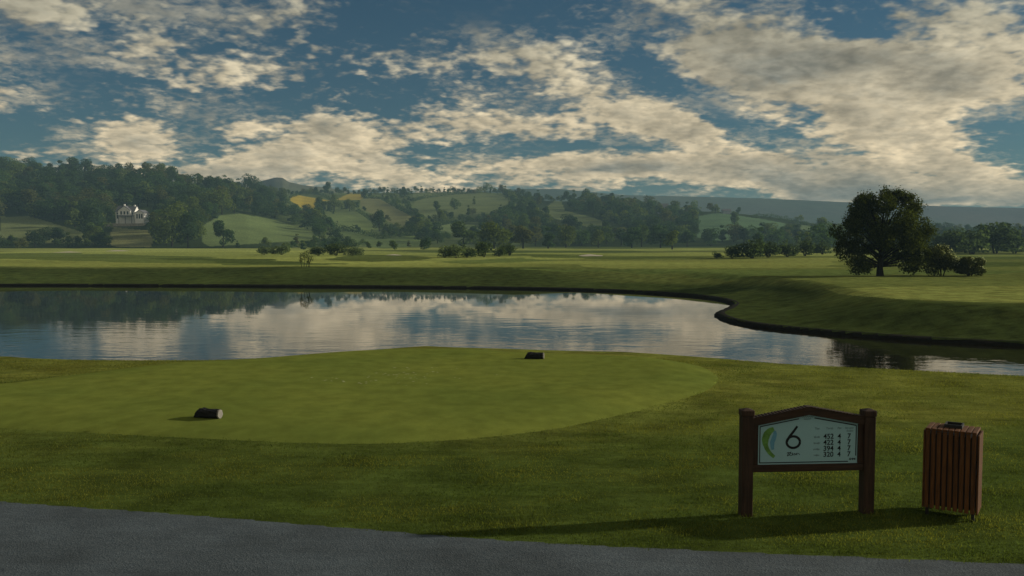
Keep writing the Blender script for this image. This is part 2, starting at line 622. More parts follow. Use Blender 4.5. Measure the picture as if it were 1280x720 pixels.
# ------------------------------------------------------------------ ground sheet
ROUGH = np.array([0.064, 0.092, 0.0200])
APRON = np.array([0.130, 0.146, 0.0310])
BANK = np.array([0.058, 0.080, 0.0220])
FAIR = np.array([0.220, 0.250, 0.0680])
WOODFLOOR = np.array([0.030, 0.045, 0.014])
MOOR = np.array([0.060, 0.058, 0.052])
PASTURE = np.array([0.095, 0.125, 0.042])

# pasture and crop fields on the hillside: outline in the photo, then laid on the land
FIELDS = [
    ([(0, 271), (35, 270), (60, 277), (105, 291), (107, 303), (60, 304), (0, 302)], (0.110, 0.130, 0.050)),
    ([(142, 284), (185, 288), (192, 300), (188, 309), (150, 309), (132, 306)], (0.135, 0.140, 0.055)),
    ([(252, 283), (275, 269), (300, 267), (345, 275), (388, 290), (392, 299), (330, 304), (262, 308), (252, 302)], (0.100, 0.135, 0.048)),
    ([(362, 247), (382, 240), (415, 239), (413, 251), (396, 252), (392, 262), (380, 261), (364, 252)], (0.27, 0.215, 0.030)),
    ([(415, 240), (455, 243), (452, 250), (418, 250)], (0.25, 0.21, 0.040)),
    ([(398, 276), (420, 266), (448, 264), (465, 279), (478, 291), (440, 289), (412, 282)], (0.105, 0.140, 0.048)),
    ([(450, 249), (472, 247), (500, 262), (515, 270), (511, 281), (498, 284), (478, 272), (452, 262)], (0.128, 0.135, 0.056)),
    ([(516, 242), (575, 236), (628, 245), (640, 252), (620, 266), (592, 268), (556, 272), (538, 273), (521, 268), (517, 252)], (0.098, 0.122, 0.048)),
    ([(517, 239), (580, 234), (578, 236), (517, 241.5)], (0.15, 0.165, 0.070)),
    ([(538, 284), (560, 278), (592, 281), (606, 289), (570, 290), (545, 290)], (0.100, 0.135, 0.052)),
    ([(412, 284), (450, 290), (476, 298), (525, 294), (528, 307), (480, 311), (450, 306)], (0.085, 0.120, 0.042)),
    ([(675, 250), (702, 252), (706, 263), (742, 272), (764, 282), (732, 283), (692, 273), (676, 263)], (0.105, 0.130, 0.052)),
    ([(874, 270), (905, 264), (962, 268), (990, 273), (976, 286), (942, 296), (900, 301), (872, 297)], (0.070, 0.118, 0.060)),
    ([(1000, 281), (1040, 284), (1040, 290), (1000, 288)], (0.085, 0.12, 0.055)),
]
FIELD_W = [(px_poly_to_world(poly), np.array(c)) for poly, c in FIELDS]
STRIPS = [  # strips of longer rough and of mown fairway on the valley floor
    ([(-40, 317), (60, 316), (150, 318), (260, 321), (330, 325), (430, 331), (300, 331.3), (180, 328), (60, 325), (-40, 324)], BANK * 1.55),
    ([(186, 323), (260, 322), (330, 325), (425, 330), (300, 330)], BANK * 1.05),
    ([(385, 324), (440, 318.5), (520, 319), (532, 325), (470, 327.5)], BANK * 1.1),
    ([(535, 328), (640, 322), (690, 326), (600, 330)], BANK * 1.9),
    ([(640, 317), (760, 320.5), (900, 322), (760, 324.5), (660, 322)], BANK * 1.25),
    ([(690, 329), (900, 324), (1040, 322), (1045, 334), (800, 336.5)], FAIR * 0.95),
    ([(620, 335.5), (800, 338), (1040, 337), (1300, 338), (1300, 343), (900, 343.5), (700, 341)], BANK * 1.75),
    ([(1170, 328), (1320, 327), (1320, 333), (1180, 334)], BANK * 1.3),
]
STRIP_W = [(px_poly_to_world(poly), c) for poly, c in STRIPS]
GREEN_W = px_poly_to_world([(1030, 361), (1120, 358), (1300, 357), (1420, 360), (1420, 382), (1300, 379), (1200, 377), (1110, 373), (1050, 368)])


def build_ground():
    az = np.concatenate([np.linspace(-180, -42, 56)[:-1], np.linspace(-42, -33, 40)[:-1], np.linspace(-33, 33, 780),
                         np.linspace(33, 42, 40)[1:], np.linspace(42, 180, 56)[1:]])
    az = np.radians(az)
    r = np.concatenate([np.linspace(0.5, 8, 16)[:-1], np.geomspace(8, 400, 560)[:-1], np.geomspace(400, 1300, 170)[:-1],
                        np.geomspace(1300, 3600, 100)])
    R, A = np.meshgrid(r, az, indexing='ij')
    X, Y = R * np.sin(A), R * np.cos(A)
    Z = np.empty_like(X)
    for i in range(0, len(r), 100):
        Z[i:i + 100] = height(X[i:i + 100], Y[i:i + 100])
    nr, na = X.shape
    idx = np.arange(nr * na).reshape(nr, na)
    q = np.stack([idx[:-1, :-1], idx[1:, :-1], idx[1:, 1:], idx[:-1, 1:]], -1).reshape(-1, 4)[:, ::-1]
    V = np.stack([X, Y, Z], -1).reshape(-1, 3)
    cen = len(V)
    V = np.concatenate([V, [[0, 0, float(height(np.array([0.0]), np.array([0.0]))[0])]]])
    tri = np.stack([np.full(na - 1, cen), idx[0, 1:], idx[0, :-1]], -1)
    me = mesh_np('ground', V, quads=q, tris=tri)
    smooth(me)
    # turf kinds
    x, y = V[:, 0], V[:, 1]
    rr = np.hypot(x, y)
    azc = np.clip(np.arctan2(x, y), -1.0, 1.0)
    az_ = np.arctan2(x, y)
    d = rr * np.cos(azc)
    p = 640 + F * np.tan(azc)
    n = fbm(x / 9, y / 9, 2, 90)
    k = sstep(-0.25, 0.35, n + (y - 12.5) * 0.10)[:, None]
    C = ROUGH * (1 - k) + APRON * k
    sd = np.full(len(x), 99.0)
    near = rr < 190
    sd[near] = poly_sdf(POND, x[near], y[near])
    far = (y > 36)
    bank = BANK * (0.9 + 0.5 * np.clip(fbm(x / 8, y / 8, 3, 92), -.3, .5))[:, None]
    C = np.where(far[:, None], bank, C)
    crest = sstep(105, 112, d + 2.5 * fbm(x / 25, y / 9, 2, 93) + 0.02 * x)[:, None]
    C = C * (1 - crest) + FAIR * crest
    rplat = (sstep(14, 26, x + (y - 62) * 0.35) * far * sstep(4.6, 6.8, sd))[:, None]
    C = C * (1 - rplat) + (0.4 * FAIR + 0.6 * BANK) * rplat
    g = in_poly(GREEN_W, x, y)
    C[g & far] = FAIR * 0.85
    # stripes of rough and fairway across the valley floor
    band = fbm(x / 130, y / 75, 3, 95)
    rf = (sstep(0.0, 0.14, band) * sstep(112, 130, d))[:, None]
    C = C * (1 - rf) + BANK * 1.3 * rf
    lf = (sstep(0.06, 0.25, fbm(x / 110, y / 60, 2, 98)) * sstep(112, 130, d))[:, None]
    C = C * (1 - lf * 0.6) + FAIR * 1.5 * lf * 0.6
    jx, jy = x + 5 * fbm(x / 12, y / 7, 2, 120), y + 7 * fbm(x / 14, y / 9, 2, 121)
    for P, c in STRIP_W:
        s = (d > 80) & (d < 460) & (np.abs(az_) < 0.8)
        ii = np.nonzero(s)[0]
        ii = ii[in_poly(P, jx[ii], jy[ii])]
        C[ii] = 0.15 * C[ii] + 0.85 * c
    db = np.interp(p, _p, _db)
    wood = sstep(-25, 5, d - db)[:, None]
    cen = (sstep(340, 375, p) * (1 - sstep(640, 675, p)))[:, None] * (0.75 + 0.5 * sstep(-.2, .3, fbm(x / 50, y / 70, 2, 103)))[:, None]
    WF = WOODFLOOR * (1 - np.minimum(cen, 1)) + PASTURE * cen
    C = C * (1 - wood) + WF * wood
    hillm = (d > 380) & (d < 1300)
    for P, c in FIELD_W:
        if len(P) < 3: continue
        s = hillm & (x > P[:, 0].min()) & (x < P[:, 0].max()) & (y > P[:, 1].min()) & (y < P[:, 1].max())
        ii = np.nonzero(s)[0]
        ii = ii[in_poly(P, x[ii], y[ii])]
        C[ii] = np.array(c) * 1.28
    m = sstep(1250, 1500, d)[:, None]
    mo = MOOR * (1 + 1.1 * np.clip(fbm(x / 260, y / 420, 4, 99), -.6, .6))[:, None] + np.array([.0, .02, .0]) * sstep(0, .3, fbm(x / 500, y / 300, 3, 101))[:, None]
    cone = (d < 1700) & (p > 290) & (p < 470)
    mo = np.where(cone[:, None], np.array([.115, .100, .085]) * (1 + 0.8 * fbm(x / 60, y / 60, 3, 111))[:, None], mo)
    C = C * (1 - m) + mo * m
    add_attr(me, 'tint', C)
    o = obj('ground', me, M['turf'])
    tag(o, kind='structure')
    return o


build_ground()


def sheet(name, P, material, lift, res, ragged=0.0, seed=0):
    """a flat patch of another surface lying on the ground, cut to outline P"""
    x0, x1, y0, y1 = P[:, 0].min(), P[:, 0].max(), P[:, 1].min(), P[:, 1].max()
    gx, gy = np.arange(x0 - res, x1 + res * 2, res), np.arange(y0 - res, y1 + res * 2, res)
    X, Y = np.meshgrid(gx, gy, indexing='ij')
    sd = poly_sdf(P, X, Y)
    # snap the vertices just outside the outline onto it
    e = 0.5 * res
    gxs = (poly_sdf(P, X + e * .2, Y) - sd) / (e * .2)
    gys = (poly_sdf(P, X, Y + e * .2) - sd) / (e * .2)
    rg = ragged * (fbm(X * 9, Y * 9, 2, seed)) if ragged else 0
    snap = (sd > 0) & (sd < res * 1.5)
    X = np.where(snap, X - gxs * (sd + rg), X)
    Y = np.where(snap, Y - gys * (sd + rg), Y)
    keep_v = sd < res * 1.5
    Z = height(X, Y) + lift * sstep(0.0, -0.22, sd) - 0.004 * (sd > -0.02)
    n, m = X.shape
    idx = np.arange(n * m).reshape(n, m)
    q = np.stack([idx[:-1, :-1], idx[1:, :-1], idx[1:, 1:], idx[:-1, 1:]], -1).reshape(-1, 4)
    ok = keep_v.ravel()[q].all(1) & (sd.ravel()[q] < 0).any(1)
    q = q[ok]
    used = np.unique(q)
    mp = np.full(n * m, -1)
    mp[used] = np.arange(len(used))
    me = mesh_np(name, np.stack([X, Y, Z], -1).reshape(-1, 3)[used], quads=mp[q])
    smooth(me)
    o = obj(name, me, material)
    tag(o, kind='structure')
    return o


sheet('teeing_ground', TEE_XY, M['tee'], 0.012, 0.12, 0.035, 3)

PATH_PX = [(0, 627), (160, 636.5), (320, 648), (480, 660.5), (640, 674), (800, 682), (960, 688.5), (1120, 695), (1280, 702)]
ex, ey = on_plane([p[0] for p in PATH_PX], [p[1] for p in PATH_PX], 0.0)
xs = np.linspace(-24, 24, 220)
ys = np.interp(xs, ex, ey, left=np.nan, right=np.nan)
sl0, sl1 = (ey[2] - ey[0]) / (ex[2] - ex[0]), (ey[-1] - ey[-3]) / (ex[-1] - ex[-3])
ys = np.where(xs < ex[0], ey[0] + (xs - ex[0]) * sl0, ys)
ys = np.where(xs > ex[-1], ey[-1] + (xs - ex[-1]) * sl1, ys)
ys = np.convolve(np.pad(ys, 6, mode='edge'), np.ones(13) / 13, 'valid')
PATH_EDGE = np.stack([xs, ys], -1)
PATH_POLY = np.concatenate([PATH_EDGE, [[24, 3.2], [-24, 6.4]]])
sheet('path', PATH_POLY, M['tarmac'], 0.010, 0.10, 0.07, 9)

# ------------------------------------------------------------------ pond
o = obj('water', mesh_np('water', np.array([(-130, 12, WATER_Z), (95, 12, WATER_Z), (95, 115, WATER_Z), (-130, 115, WATER_Z)]), quads=[(0, 1, 2, 3)]), M['water'])
tag(o, kind='structure')


def pond_bank():
    P = POND
    n = len(P)
    # resample evenly
    seg = np.hypot(*(np.roll(P, -1, 0) - P).T)
    cum = np.concatenate([[0], np.cumsum(seg)])
    L = cum[-1]
    s = np.linspace(0, L, int(L / 0.35), endpoint=False)
    PP = np.concatenate([P, P[:1]])
    x, y = np.interp(s, cum, PP[:, 0]), np.interp(s, cum, PP[:, 1])
    for _ in range(3):
        x = (np.roll(x, 1) + x + np.roll(x, -1)) / 3
        y = (np.roll(y, 1) + y + np.roll(y, -1)) / 3
    tx_, ty_ = np.roll(x, -1) - np.roll(x, 1), np.roll(y, -1) - np.roll(y, 1)
    l = np.hypot(tx_, ty_)
    nx, ny = ty_ / l, -tx_ / l
    if poly_sdf(P, np.array([x[0] + nx[0]]), np.array([y[0] + ny[0]]))[0] < 0: nx, ny = -nx, -ny
    ji = 0.26 * fbm(s * 0.4, s * 0, 4, 4)
    # (outward offset, height): out of the turf, over the lip, down the cut face into the water
    prof = [(0.26, None, -0.05), (0.10, None, 0.01), (-0.06, None, 0.012), (-0.20, -1.615, 0), (-0.34, -1.67, 0), (-0.45, -1.74, 0), (-0.50, -2.0, 0), (-0.52, -3.4, 0)]
    V = []
    for k, (off, z, dz) in enumerate(prof):
        o_ = off + (ji if k in (2, 3, 4, 5) else 0)
        X, Y = x + nx * o_, y + ny * o_
        Z = height(X, Y) + dz if z is None else np.full(len(s), z) + 0.05 * fbm(s * 1.3, s * 0 + k, 2, 8 + k)
        V.append(np.stack([X, Y, Z], -1))
    m, kk = len(s), len(prof)
    V = np.concatenate(V)
    i = np.arange(m)
    q = np.concatenate([np.stack([k * m + i, k * m + (i + 1) % m, (k + 1) * m + (i + 1) % m, (k + 1) * m + i], -1) for k in range(kk - 1)])
    me = mesh_np('pond_bank', V, quads=q)
    smooth(me)
    tag(obj('pond_bank', me, M['soil']), kind='structure')


pond_bank()


# ------------------------------------------------------------------ foliage builders
def quads_at(C, N, size, rng, aspect=0.75):
    """leaf-sized quads centred at C facing N (jittered)"""
    n = len(C)
    N = N + rng.normal(0, 0.75, (n, 3))
    N /= np.linalg.norm(N, axis=1, keepdims=True) + 1e-9
    U = np.cross(N, rng.normal(0, 1, (n, 3)))
    U /= np.linalg.norm(U, axis=1, keepdims=True) + 1e-9
    W = np.cross(N, U)
    s = (size * rng.uniform(0.6, 1.35, n))[:, None]
    a, b = U * s * 0.5, W * s * 0.5 * aspect
    bend = N * s * 0.12
    V = np.stack([C - a, C + b + bend, C + a, C - b + bend], 1).reshape(-1, 3)
    return V, np.arange(n * 4).reshape(-1, 4)


def crown_points(lobes, n, rng, shell=0.55):
    """points spread through overlapping ellipsoid lobes; denser towards each lobe's skin"""
    vol = np.array([l[3] * l[4] * l[5] for l in lobes]) ** 0.75
    which = rng.choice(len(lobes), n, p=vol / vol.sum())
    L = np.array(lobes)[which]
    D = rng.normal(0, 1, (n, 3))
    D /= np.linalg.norm(D, axis=1, keepdims=True)
    rad = shell + (1 - shell) * rng.random(n) ** 0.6
    rad *= 1 + 0.22 * (rng.random(n) - 0.5)
    # ragged lobes: lumps in direction space
    rad *= 1 + 0.18 * np.sin(D[:, 0] * 7 + which) * np.sin(D[:, 1] * 6 + which * 2.1) * np.cos(D[:, 2] * 5 + which * 0.7)
    C = L[:, :3] + D * L[:, 3:] * rad[:, None]
    return C, D


def tree_proto(seed, h, wide, kind='round', leaves=800, leaf=0.6):
    rng = np.random.default_rng(seed)
    lobes = []
    nl = rng.integers(9, 14)
    for i in range(nl):
        t = rng.random() if i else 0.5
        if kind == 'round':
            z = h * (0.13 + 0.73 * t)
            rr = wide * 0.5 * math.sin(math.pi * (0.30 + 0.60 * t)) * (0.35 + 0.55 * rng.random())
        elif kind == 'tall':
            z = h * (0.15 + 0.75 * t)
            rr = wide * 0.42 * (1.05 - 0.8 * t) * rng.random()
        else:
            z = h * (0.15 + 0.55 * t)
            rr = wide * 0.5 * (0.3 + 0.6 * rng.random()) * (1 - 0.5 * t)
        a = rng.random() * 6.283
        s = wide * rng.uniform(0.17, 0.27)
        lobes.append((rr * math.cos(a), rr * math.sin(a), z, s, s, s * rng.uniform(0.7, 1.0)))
    C, D = crown_points(lobes, leaves, rng)
    C[:, 2] = np.maximum(C[:, 2], 0.1 * h)
    V, q = quads_at(C, D + np.array([0, 0, 0.25]), leaf, rng)
    return V, q


def trunk_mb(h, wide, seed):
    rng = random.Random(seed)
    mb = MB()
    r = 0.022 * h
    mb.tube([(0, 0, -0.4), (0, 0, 0.15 * h), (0.02 * h, 0, 0.4 * h), (0.0, 0.02 * h, 0.7 * h)], [r * 1.3, r, r * .75, r * .3], 6)
    for k in range(4):
        a = rng.random() * 6.28
        mb.tube([(0, 0, 0.25 * h + .08 * h * k), (wide * .2 * math.cos(a), wide * .2 * math.sin(a), 0.45 * h + .08 * h * k),
                 (wide * .36 * math.cos(a), wide * .36 * math.sin(a), 0.55 * h + .08 * h * k)], [r * .5, r * .3, r * .12], 5)
    return mb


PROTO = []     # (crown mesh, trunk mesh, V, q)
for i, (h, w, kind) in enumerate([(10, 9, 'round'), (10, 7.5, 'round'), (10, 10.5, 'round'), (10, 5.5, 'tall'), (10, 8.5, 'round'), (10, 6.5, 'tall')]):
    V, q = tree_proto(100 + i, h, w, kind, 1500, 0.62)
    me = mesh_np('crown', V, quads=q)
    me.materials.append(M['leaf_obj'])
    t = trunk_mb(h, w, i)
    tm = bpy.data.meshes.new('trunk')
    tm.from_pydata(t.v, [], t.f)
    tm.materials.append(M['bark'])
    Vl, ql = tree_proto(100 + i, h, w, kind, 760, 0.82)
    PROTO.append((me, tm, Vl, ql))
BUSH = []
for i in range(4):
    V, q = tree_proto(200 + i, 3.0, 4.2, 'bush', 900, 0.32)
    me = mesh_np('foliage', V, quads=q)
    me.materials.append(M['leaf_obj'])
    t = MB()
    for k in range(4):
        a = k * 1.6 + i
        t.tube([(0.08 * math.cos(a), 0.08 * math.sin(a), -0.2), (0.35 * math.cos(a), 0.35 * math.sin(a), 0.8), (0.7 * math.cos(a), 0.7 * math.sin(a), 1.7)], [0.06, 0.045, 0.015], 5)
    tm = bpy.data.meshes.new('stem')
    tm.from_pydata(t.v, [], t.f)
    tm.materials.append(M['bark'])
    BUSH.append((me, tm))

WOOD_COLS = [(0.046, 0.088, 0.030), (0.036, 0.070, 0.028), (0.060, 0.098, 0.030), (0.085, 0.120, 0.032), (0.036, 0.066, 0.034), (0.076, 0.088, 0.032), (0.030, 0.060, 0.026)]


def place_tree(x, y, z, h, proto, colour, label, group, name='broadleaf_tree', widen=1.0, rz=0.0):
    cm, tm = PROTO[proto][:2]
    r = empty(name, (x, y, z), rz)
    s = h / 10.0
    r.scale = (s * widen, s * widen, s)
    c = bpy.data.objects.new('crown', cm)
    COL.objects.link(c); c.parent = r
    c.color = (*colour, 1)
    t = bpy.data.objects.new('trunk', tm)
    COL.objects.link(t); t.parent = r
    tag(r, label, 'tree', group)
    return r


def place_bush(x, y, z, h, proto, colour, label, group, name='shrub', widen=1.0, rz=0.0):
    fm, sm_ = BUSH[proto]
    r = empty(name, (x, y, z), rz)
    s = h / 2.7
    r.scale = (s * widen, s * widen, s)
    c = bpy.data.objects.new('foliage', fm)
    COL.objects.link(c); c.parent = r
    c.color = (*colour, 1)
    t = bpy.data.objects.new('stem', sm_)
    COL.objects.link(t); t.parent = r
    tag(r, label, 'shrub', group)
    return r


# ------------------------------------------------------------------ trees on the hills
rnd = random.Random(5)
HOUSE_CLEAR = [(134, 262), (196, 262), (196, 311), (130, 311)]
ZONES = [  # outline of where the trunks stand (photo), height range in metres, label, group, spacing
    ([(-40, 195), (60, 205), (180, 210), (260, 225), (320, 240), (335, 262), (300, 266), (252, 278), (250, 300), (258, 310), (195, 311), (190, 262), (134, 262),
      (134, 306), (108, 306), (105, 290), (60, 276), (-40, 270)], (10, 17), 'dark broadleaf tree in the dense wood around and above the white house', 'trees of the wood around the white house', 1.0),
    ([(-40, 300), (60, 303), (140, 306), (140, 312), (-40, 312)], (5, 9), 'dark tree in the low row below the pale pasture left of the white house', 'trees in the row below the left pasture', 0.9),
    ([(300, 242), (350, 240), (362, 262), (398, 263), (396, 278), (412, 284), (452, 306), (392, 300), (388, 288), (345, 274), (300, 266)], (8, 12), 'bushy tree in the wooded strip between the lower pasture and the yellow field', 'trees of the wooded strip below the yellow field', 1.0),
    ([(255, 308), (392, 301), (455, 305), (535, 305), (535, 313), (255, 313)], (3.5, 6.5), 'low grey-green tree along the foot of the pasture hill, beyond the flat fields', 'trees along the foot of the pasture hill', 0.9),
    ([(604, 238), (625, 236), (680, 248), (676, 264), (700, 282), (790, 300), (880, 302), (940, 297), (1050, 292), (1050, 313), (535, 312), (540, 297), (606, 293), (614, 280),
      (642, 262), (640, 249), (604, 246)], (9, 14), 'dark green tree in the broad wood on the middle hillside', 'trees of the broad middle wood', 1.0),
    ([(706, 252), (740, 250), (812, 255), (826, 266), (872, 266), (872, 298), (800, 300), (764, 282), (742, 271), (708, 262)], (9, 14), 'tall dark tree in the wood below the long moorland ridge', 'trees of the wood below the moorland ridge', 1.0),
    ([(500, 286), (530, 276), (548, 293), (532, 304), (508, 297)], (7, 11), 'tree in the small clump between the brown-green field and the upper pasture', 'trees of the small clump between the pastures', 1.0),
    ([(985, 288), (1320, 292), (1320, 312), (985, 312)], (7, 11), 'blue-green tree in the distant valley wood beyond the big lone tree', 'trees of the distant valley wood', 1.0),
    ([(370, 242), (640, 246), (640, 296), (480, 304), (400, 280)], (4, 7.5), 'small tree scattered along the edges of the pastures in the middle of the hillside', 'small trees scattered between the pastures', 1.6),
    ([(384, 241), (470, 242), (600, 240), (680, 250), (600, 243), (500, 243), (400, 243)], (5, 9), 'small tree on the skyline at the top of the pasture hill', 'skyline trees above the pastures', 1.2),
    ([(810, 258), (905, 263), (1000, 277), (1000, 279), (905, 266), (820, 262)], (5, 9), 'small tree in the hedge along the top of the blue-green field', 'trees above the blue-green field', 1.1),
]
HX, HY = np.array([0, -.35, .35, 0]), np.array([.45, .5, .5, .9])
FIELD_PX = [np.array(fp, float) for fp, _c in FIELDS]
trees = []
grid = {}
for zi, (poly, (h0, h1), label, group, spc) in enumerate(ZONES):
    P = np.array(poly, float)
    x0, x1, y0, y1 = P[:, 0].min(), P[:, 0].max(), P[:, 1].min(), P[:, 1].max()
    area = 0.5 * abs(np.dot(P[:, 0], np.roll(P[:, 1], 1)) - np.dot(P[:, 1], np.roll(P[:, 0], 1)))
    n = int(area / 8) + 60
    qx, qy = RNG.uniform(x0, x1, n * 2), RNG.uniform(y0, y1, n * 2)
    ok = in_poly(P, qx, qy)
    sky_row = 'skyline' in label
    sparse = 'scattered' in label
    if sky_row:                      # along the very top of the hill
        qx = np.arange(352, 705, 2.5) + RNG.uniform(-1.2, 1.2, 142)[:len(np.arange(352, 705, 2.5))]
        qy = np.full(len(qx), 262.0)
        for yy_ in np.arange(261.0, 232.0, -0.5):
            G_ = ground_at(qx, np.full(len(qx), yy_))
            okk = ~np.isnan(G_[:, 0]) & (G_[:, 1] < 1150)
            qy[okk] = yy_
        qy = qy + RNG.uniform(0, 2.2, len(qx))
        ok = np.ones(len(qx), bool)
    if sparse: ok &= RNG.random(len(qx)) < 0.30
    for fp, _c in FIELDS if not sky_row else []:
        ok &= ~in_poly(np.array(fp, float), qx, qy)
    if zi not in (1,):
        ok &= ~in_poly(np.array(HOUSE_CLEAR, float), qx, qy)
    qx, qy = qx[ok], qy[ok]
    G = ground_at(qx, qy)
    for (X, Y, Z), a, b in zip(G, qx, qy):
        if np.isnan(X) or Y > 1250 or Y < 150: continue
        h = rnd.uniform(h0, h1)
        hp = h * F / Y
        # leave the pastures in view: no crown standing in front of one
        hide = False
        for fp in FIELD_PX:
            if in_poly(fp, a + hp * HX, b - hp * HY).any(): hide = True
        if hide and not sky_row and rnd.random() > (0.3 if sparse else 0.06): continue
        good = True
        gx, gy = int(a // 20), int(b // 20)
        for i in (-1, 0, 1):
            for j in (-1, 0, 1):
                for (a2, b2) in grid.get((gx + i, gy + j), ()):
                    if abs(a - a2) < 0.42 * hp * spc and abs(b - b2) < 0.20 * hp * spc:
                        good = False
        if not good: continue
        grid.setdefault((gx, gy), []).append((a, b))
        trees.append((hp, X, Y, Z, h, label, group))

# named single trees and field trees: foot in the photo, height in photo pixels
SINGLE = [
    (409, 242, 16, 1, 'skyline tree standing tall above the yellow field'),
    (400, 264, 18, 0, 'round tree at the lower left corner of the yellow field'),
    (418, 264, 20, 2, 'broad dark tree below the yellow field, middle of three'),
    (437, 264, 17, 4, 'tree ending the row below the yellow field, beside the brown-green field'),
    (455, 248, 12, 1, 'small dark tree between the yellow field and the brown-green field'),
    (474, 289, 26, 0, 'dark tree at the junction of hedges above the lowest pasture'),
    (447, 290, 10, 1, 'small lone tree on the domed pasture below the brown-green field'),
    (505, 248, 14, 4, 'dark tree in the hedge on the left edge of the upper pasture'),
    (546, 265, 15, 1, 'round lone tree on the upper pasture, lower of the pair beside the hedge'),
    (549, 281, 19, 0, 'dark lone tree at the bottom of the upper pasture'),
    (568, 262, 14, 2, 'round lone tree in the middle of the upper pasture'),
    (586, 269, 13, 3, 'thin lone tree low on the right of the upper pasture'),
    (593, 256, 11, 3, 'small thin tree high on the right of the upper pasture'),
    (918, 283, 20, 1, 'lone dark tree in the middle of the blue-green field'),
    (894, 267, 13, 4, 'dark tree beside the pale barn above the blue-green field'),
    (923, 268, 10, 1, 'small tree right of the pale barn above the blue-green field'),
    (215, 308, 52, 2, 'big rounded grey-green tree right of the white house'),
    (235, 310, 44, 0, 'broad tree leaning against the big rounded tree right of the white house'),
    (279, 309, 36, 1, 'tall dark tree in front of the lower pasture right of the white house'),
    (119, 306, 26, 4, 'tree in front of the wood on the left of the white house'),
]
for px, py, hp, pr, label in SINGLE:
    X, Y, Z = ground_at(px, py)[0]
    if np.isnan(X): continue
    h = hp * Y / F
    place_tree(X, Y, Z - 0.1, h, pr, rnd.choice(WOOD_COLS[:5]), label, None, widen=0.95, rz=rnd.random() * 6)

trees.sort(key=lambda t: -t[0])
N_IND = 270
for hp, X, Y, Z, h, label, group in trees[:N_IND]:
    c = np.array(rnd.choice(WOOD_COLS)) * rnd.uniform(0.8, 1.2)
    place_tree(X, Y, Z - 0.1, h, rnd.randrange(len(PROTO)), tuple(c), label, group, widen=rnd.uniform(1.1, 1.4), rz=rnd.random() * 6.28)
VV, QQ, CC, off = [], [], [], 0
for hp, X, Y, Z, h, label, group in trees[N_IND:]:
    Vl, ql = PROTO[rnd.randrange(len(PROTO))][2:]
    a = rnd.random() * 6.28
    s = h / 10.0
    w = s * rnd.uniform(1.1, 1.4)
    ca, sa = math.cos(a), math.sin(a)
    v = np.stack([(Vl[:, 0] * ca - Vl[:, 1] * sa) * w + X, (Vl[:, 0] * sa + Vl[:, 1] * ca) * w + Y, Vl[:, 2] * s + Z - 0.1], -1)
    VV.append(v); QQ.append(ql + off); off += len(v)
    CC.append(np.tile(np.array(rnd.choice(WOOD_COLS)) * rnd.uniform(0.8, 1.2), (len(v), 1)))
print('TREES', len(trees))
if VV:
    me = mesh_np('woodland', np.concatenate(VV), quads=np.concatenate(QQ))
    add_attr(me, 'tint', np.concatenate(CC))
    o = obj('woodland', me, M['leaf_attr'])
    tag(o, 'continuous dark green woodland covering the far hillsides behind the nearer trees', 'woodland', kind='stuff')

# hedges between the pastures
HEDGES = [
    ([(446, 264), (464, 276), (480, 288), (500, 293)], 'dark hedge running down from the yellow field between two pastures'),
    ([(452, 247), (476, 249), (498, 262), (516, 271)], 'hedge along the upper edge of the brown-green field'),
    ([(488, 244), (492, 255), (505, 264), (516, 270)], 'thick hedge between the brown-green field and the upper pasture'),
    ([(517, 252), (530, 248), (570, 243), (600, 241)], 'thin hedge crossing the top of the upper pasture'),
    ([(545, 283), (565, 279), (594, 277), (620, 272)], 'hedge along the foot of the upper pasture'),
    ([(410, 283), (440, 290), (476, 299), (520, 294)], 'hedge between the domed pasture and the lowest pasture'),
    ([(362, 248), (380, 242), (400, 244), (414, 251)], 'low hedge across the yellow field'),
    ([(940, 272), (965, 272), (990, 278), (1010, 282)], 'hedge closing the top of the blue-green field'),
]
for hi, (pl, label) in enumerate(HEDGES):
    A = np.array(pl, float)
    t = np.linspace(0, len(A) - 1, 40)
    hx, hy = np.interp(t, range(len(A)), A[:, 0]), np.interp(t, range(len(A)), A[:, 1])
    G = ground_at(hx, hy)
    G = G[~np.isnan(G[:, 0])]
    G = G[G[:, 1] < 1250]
    rng = np.random.default_rng(300 + hi)
    C, D = [], []
    for k in range(1600):
        i = rng.integers(0, len(G) - 1)
        f = rng.random()
        p = G[i] * (1 - f) + G[i + 1] * f
        hh = 2.2 + 1.5 * abs(math.sin(i * 1.7)) + (2.5 if i % 9 == 4 else 0)
        d = rng.normal(0, 1, 3); d /= np.linalg.norm(d)
        C.append(p + d * np.array([1.5, 1.5, hh * 0.5]) + np.array([0, 0, hh * 0.5])); D.append(d)
    C, D = np.array(C), np.array(D)
    base = C.mean(0)
    V, q = quads_at(C - base, D, 0.8, rng)
    o = obj('hedge', mesh_np('hedge', V, quads=q), M['leaf_obj'], loc=base)
    o.color = (0.036, 0.066, 0.026, 1)
    tag(o, label, 'hedge', 'hedges between the pastures')

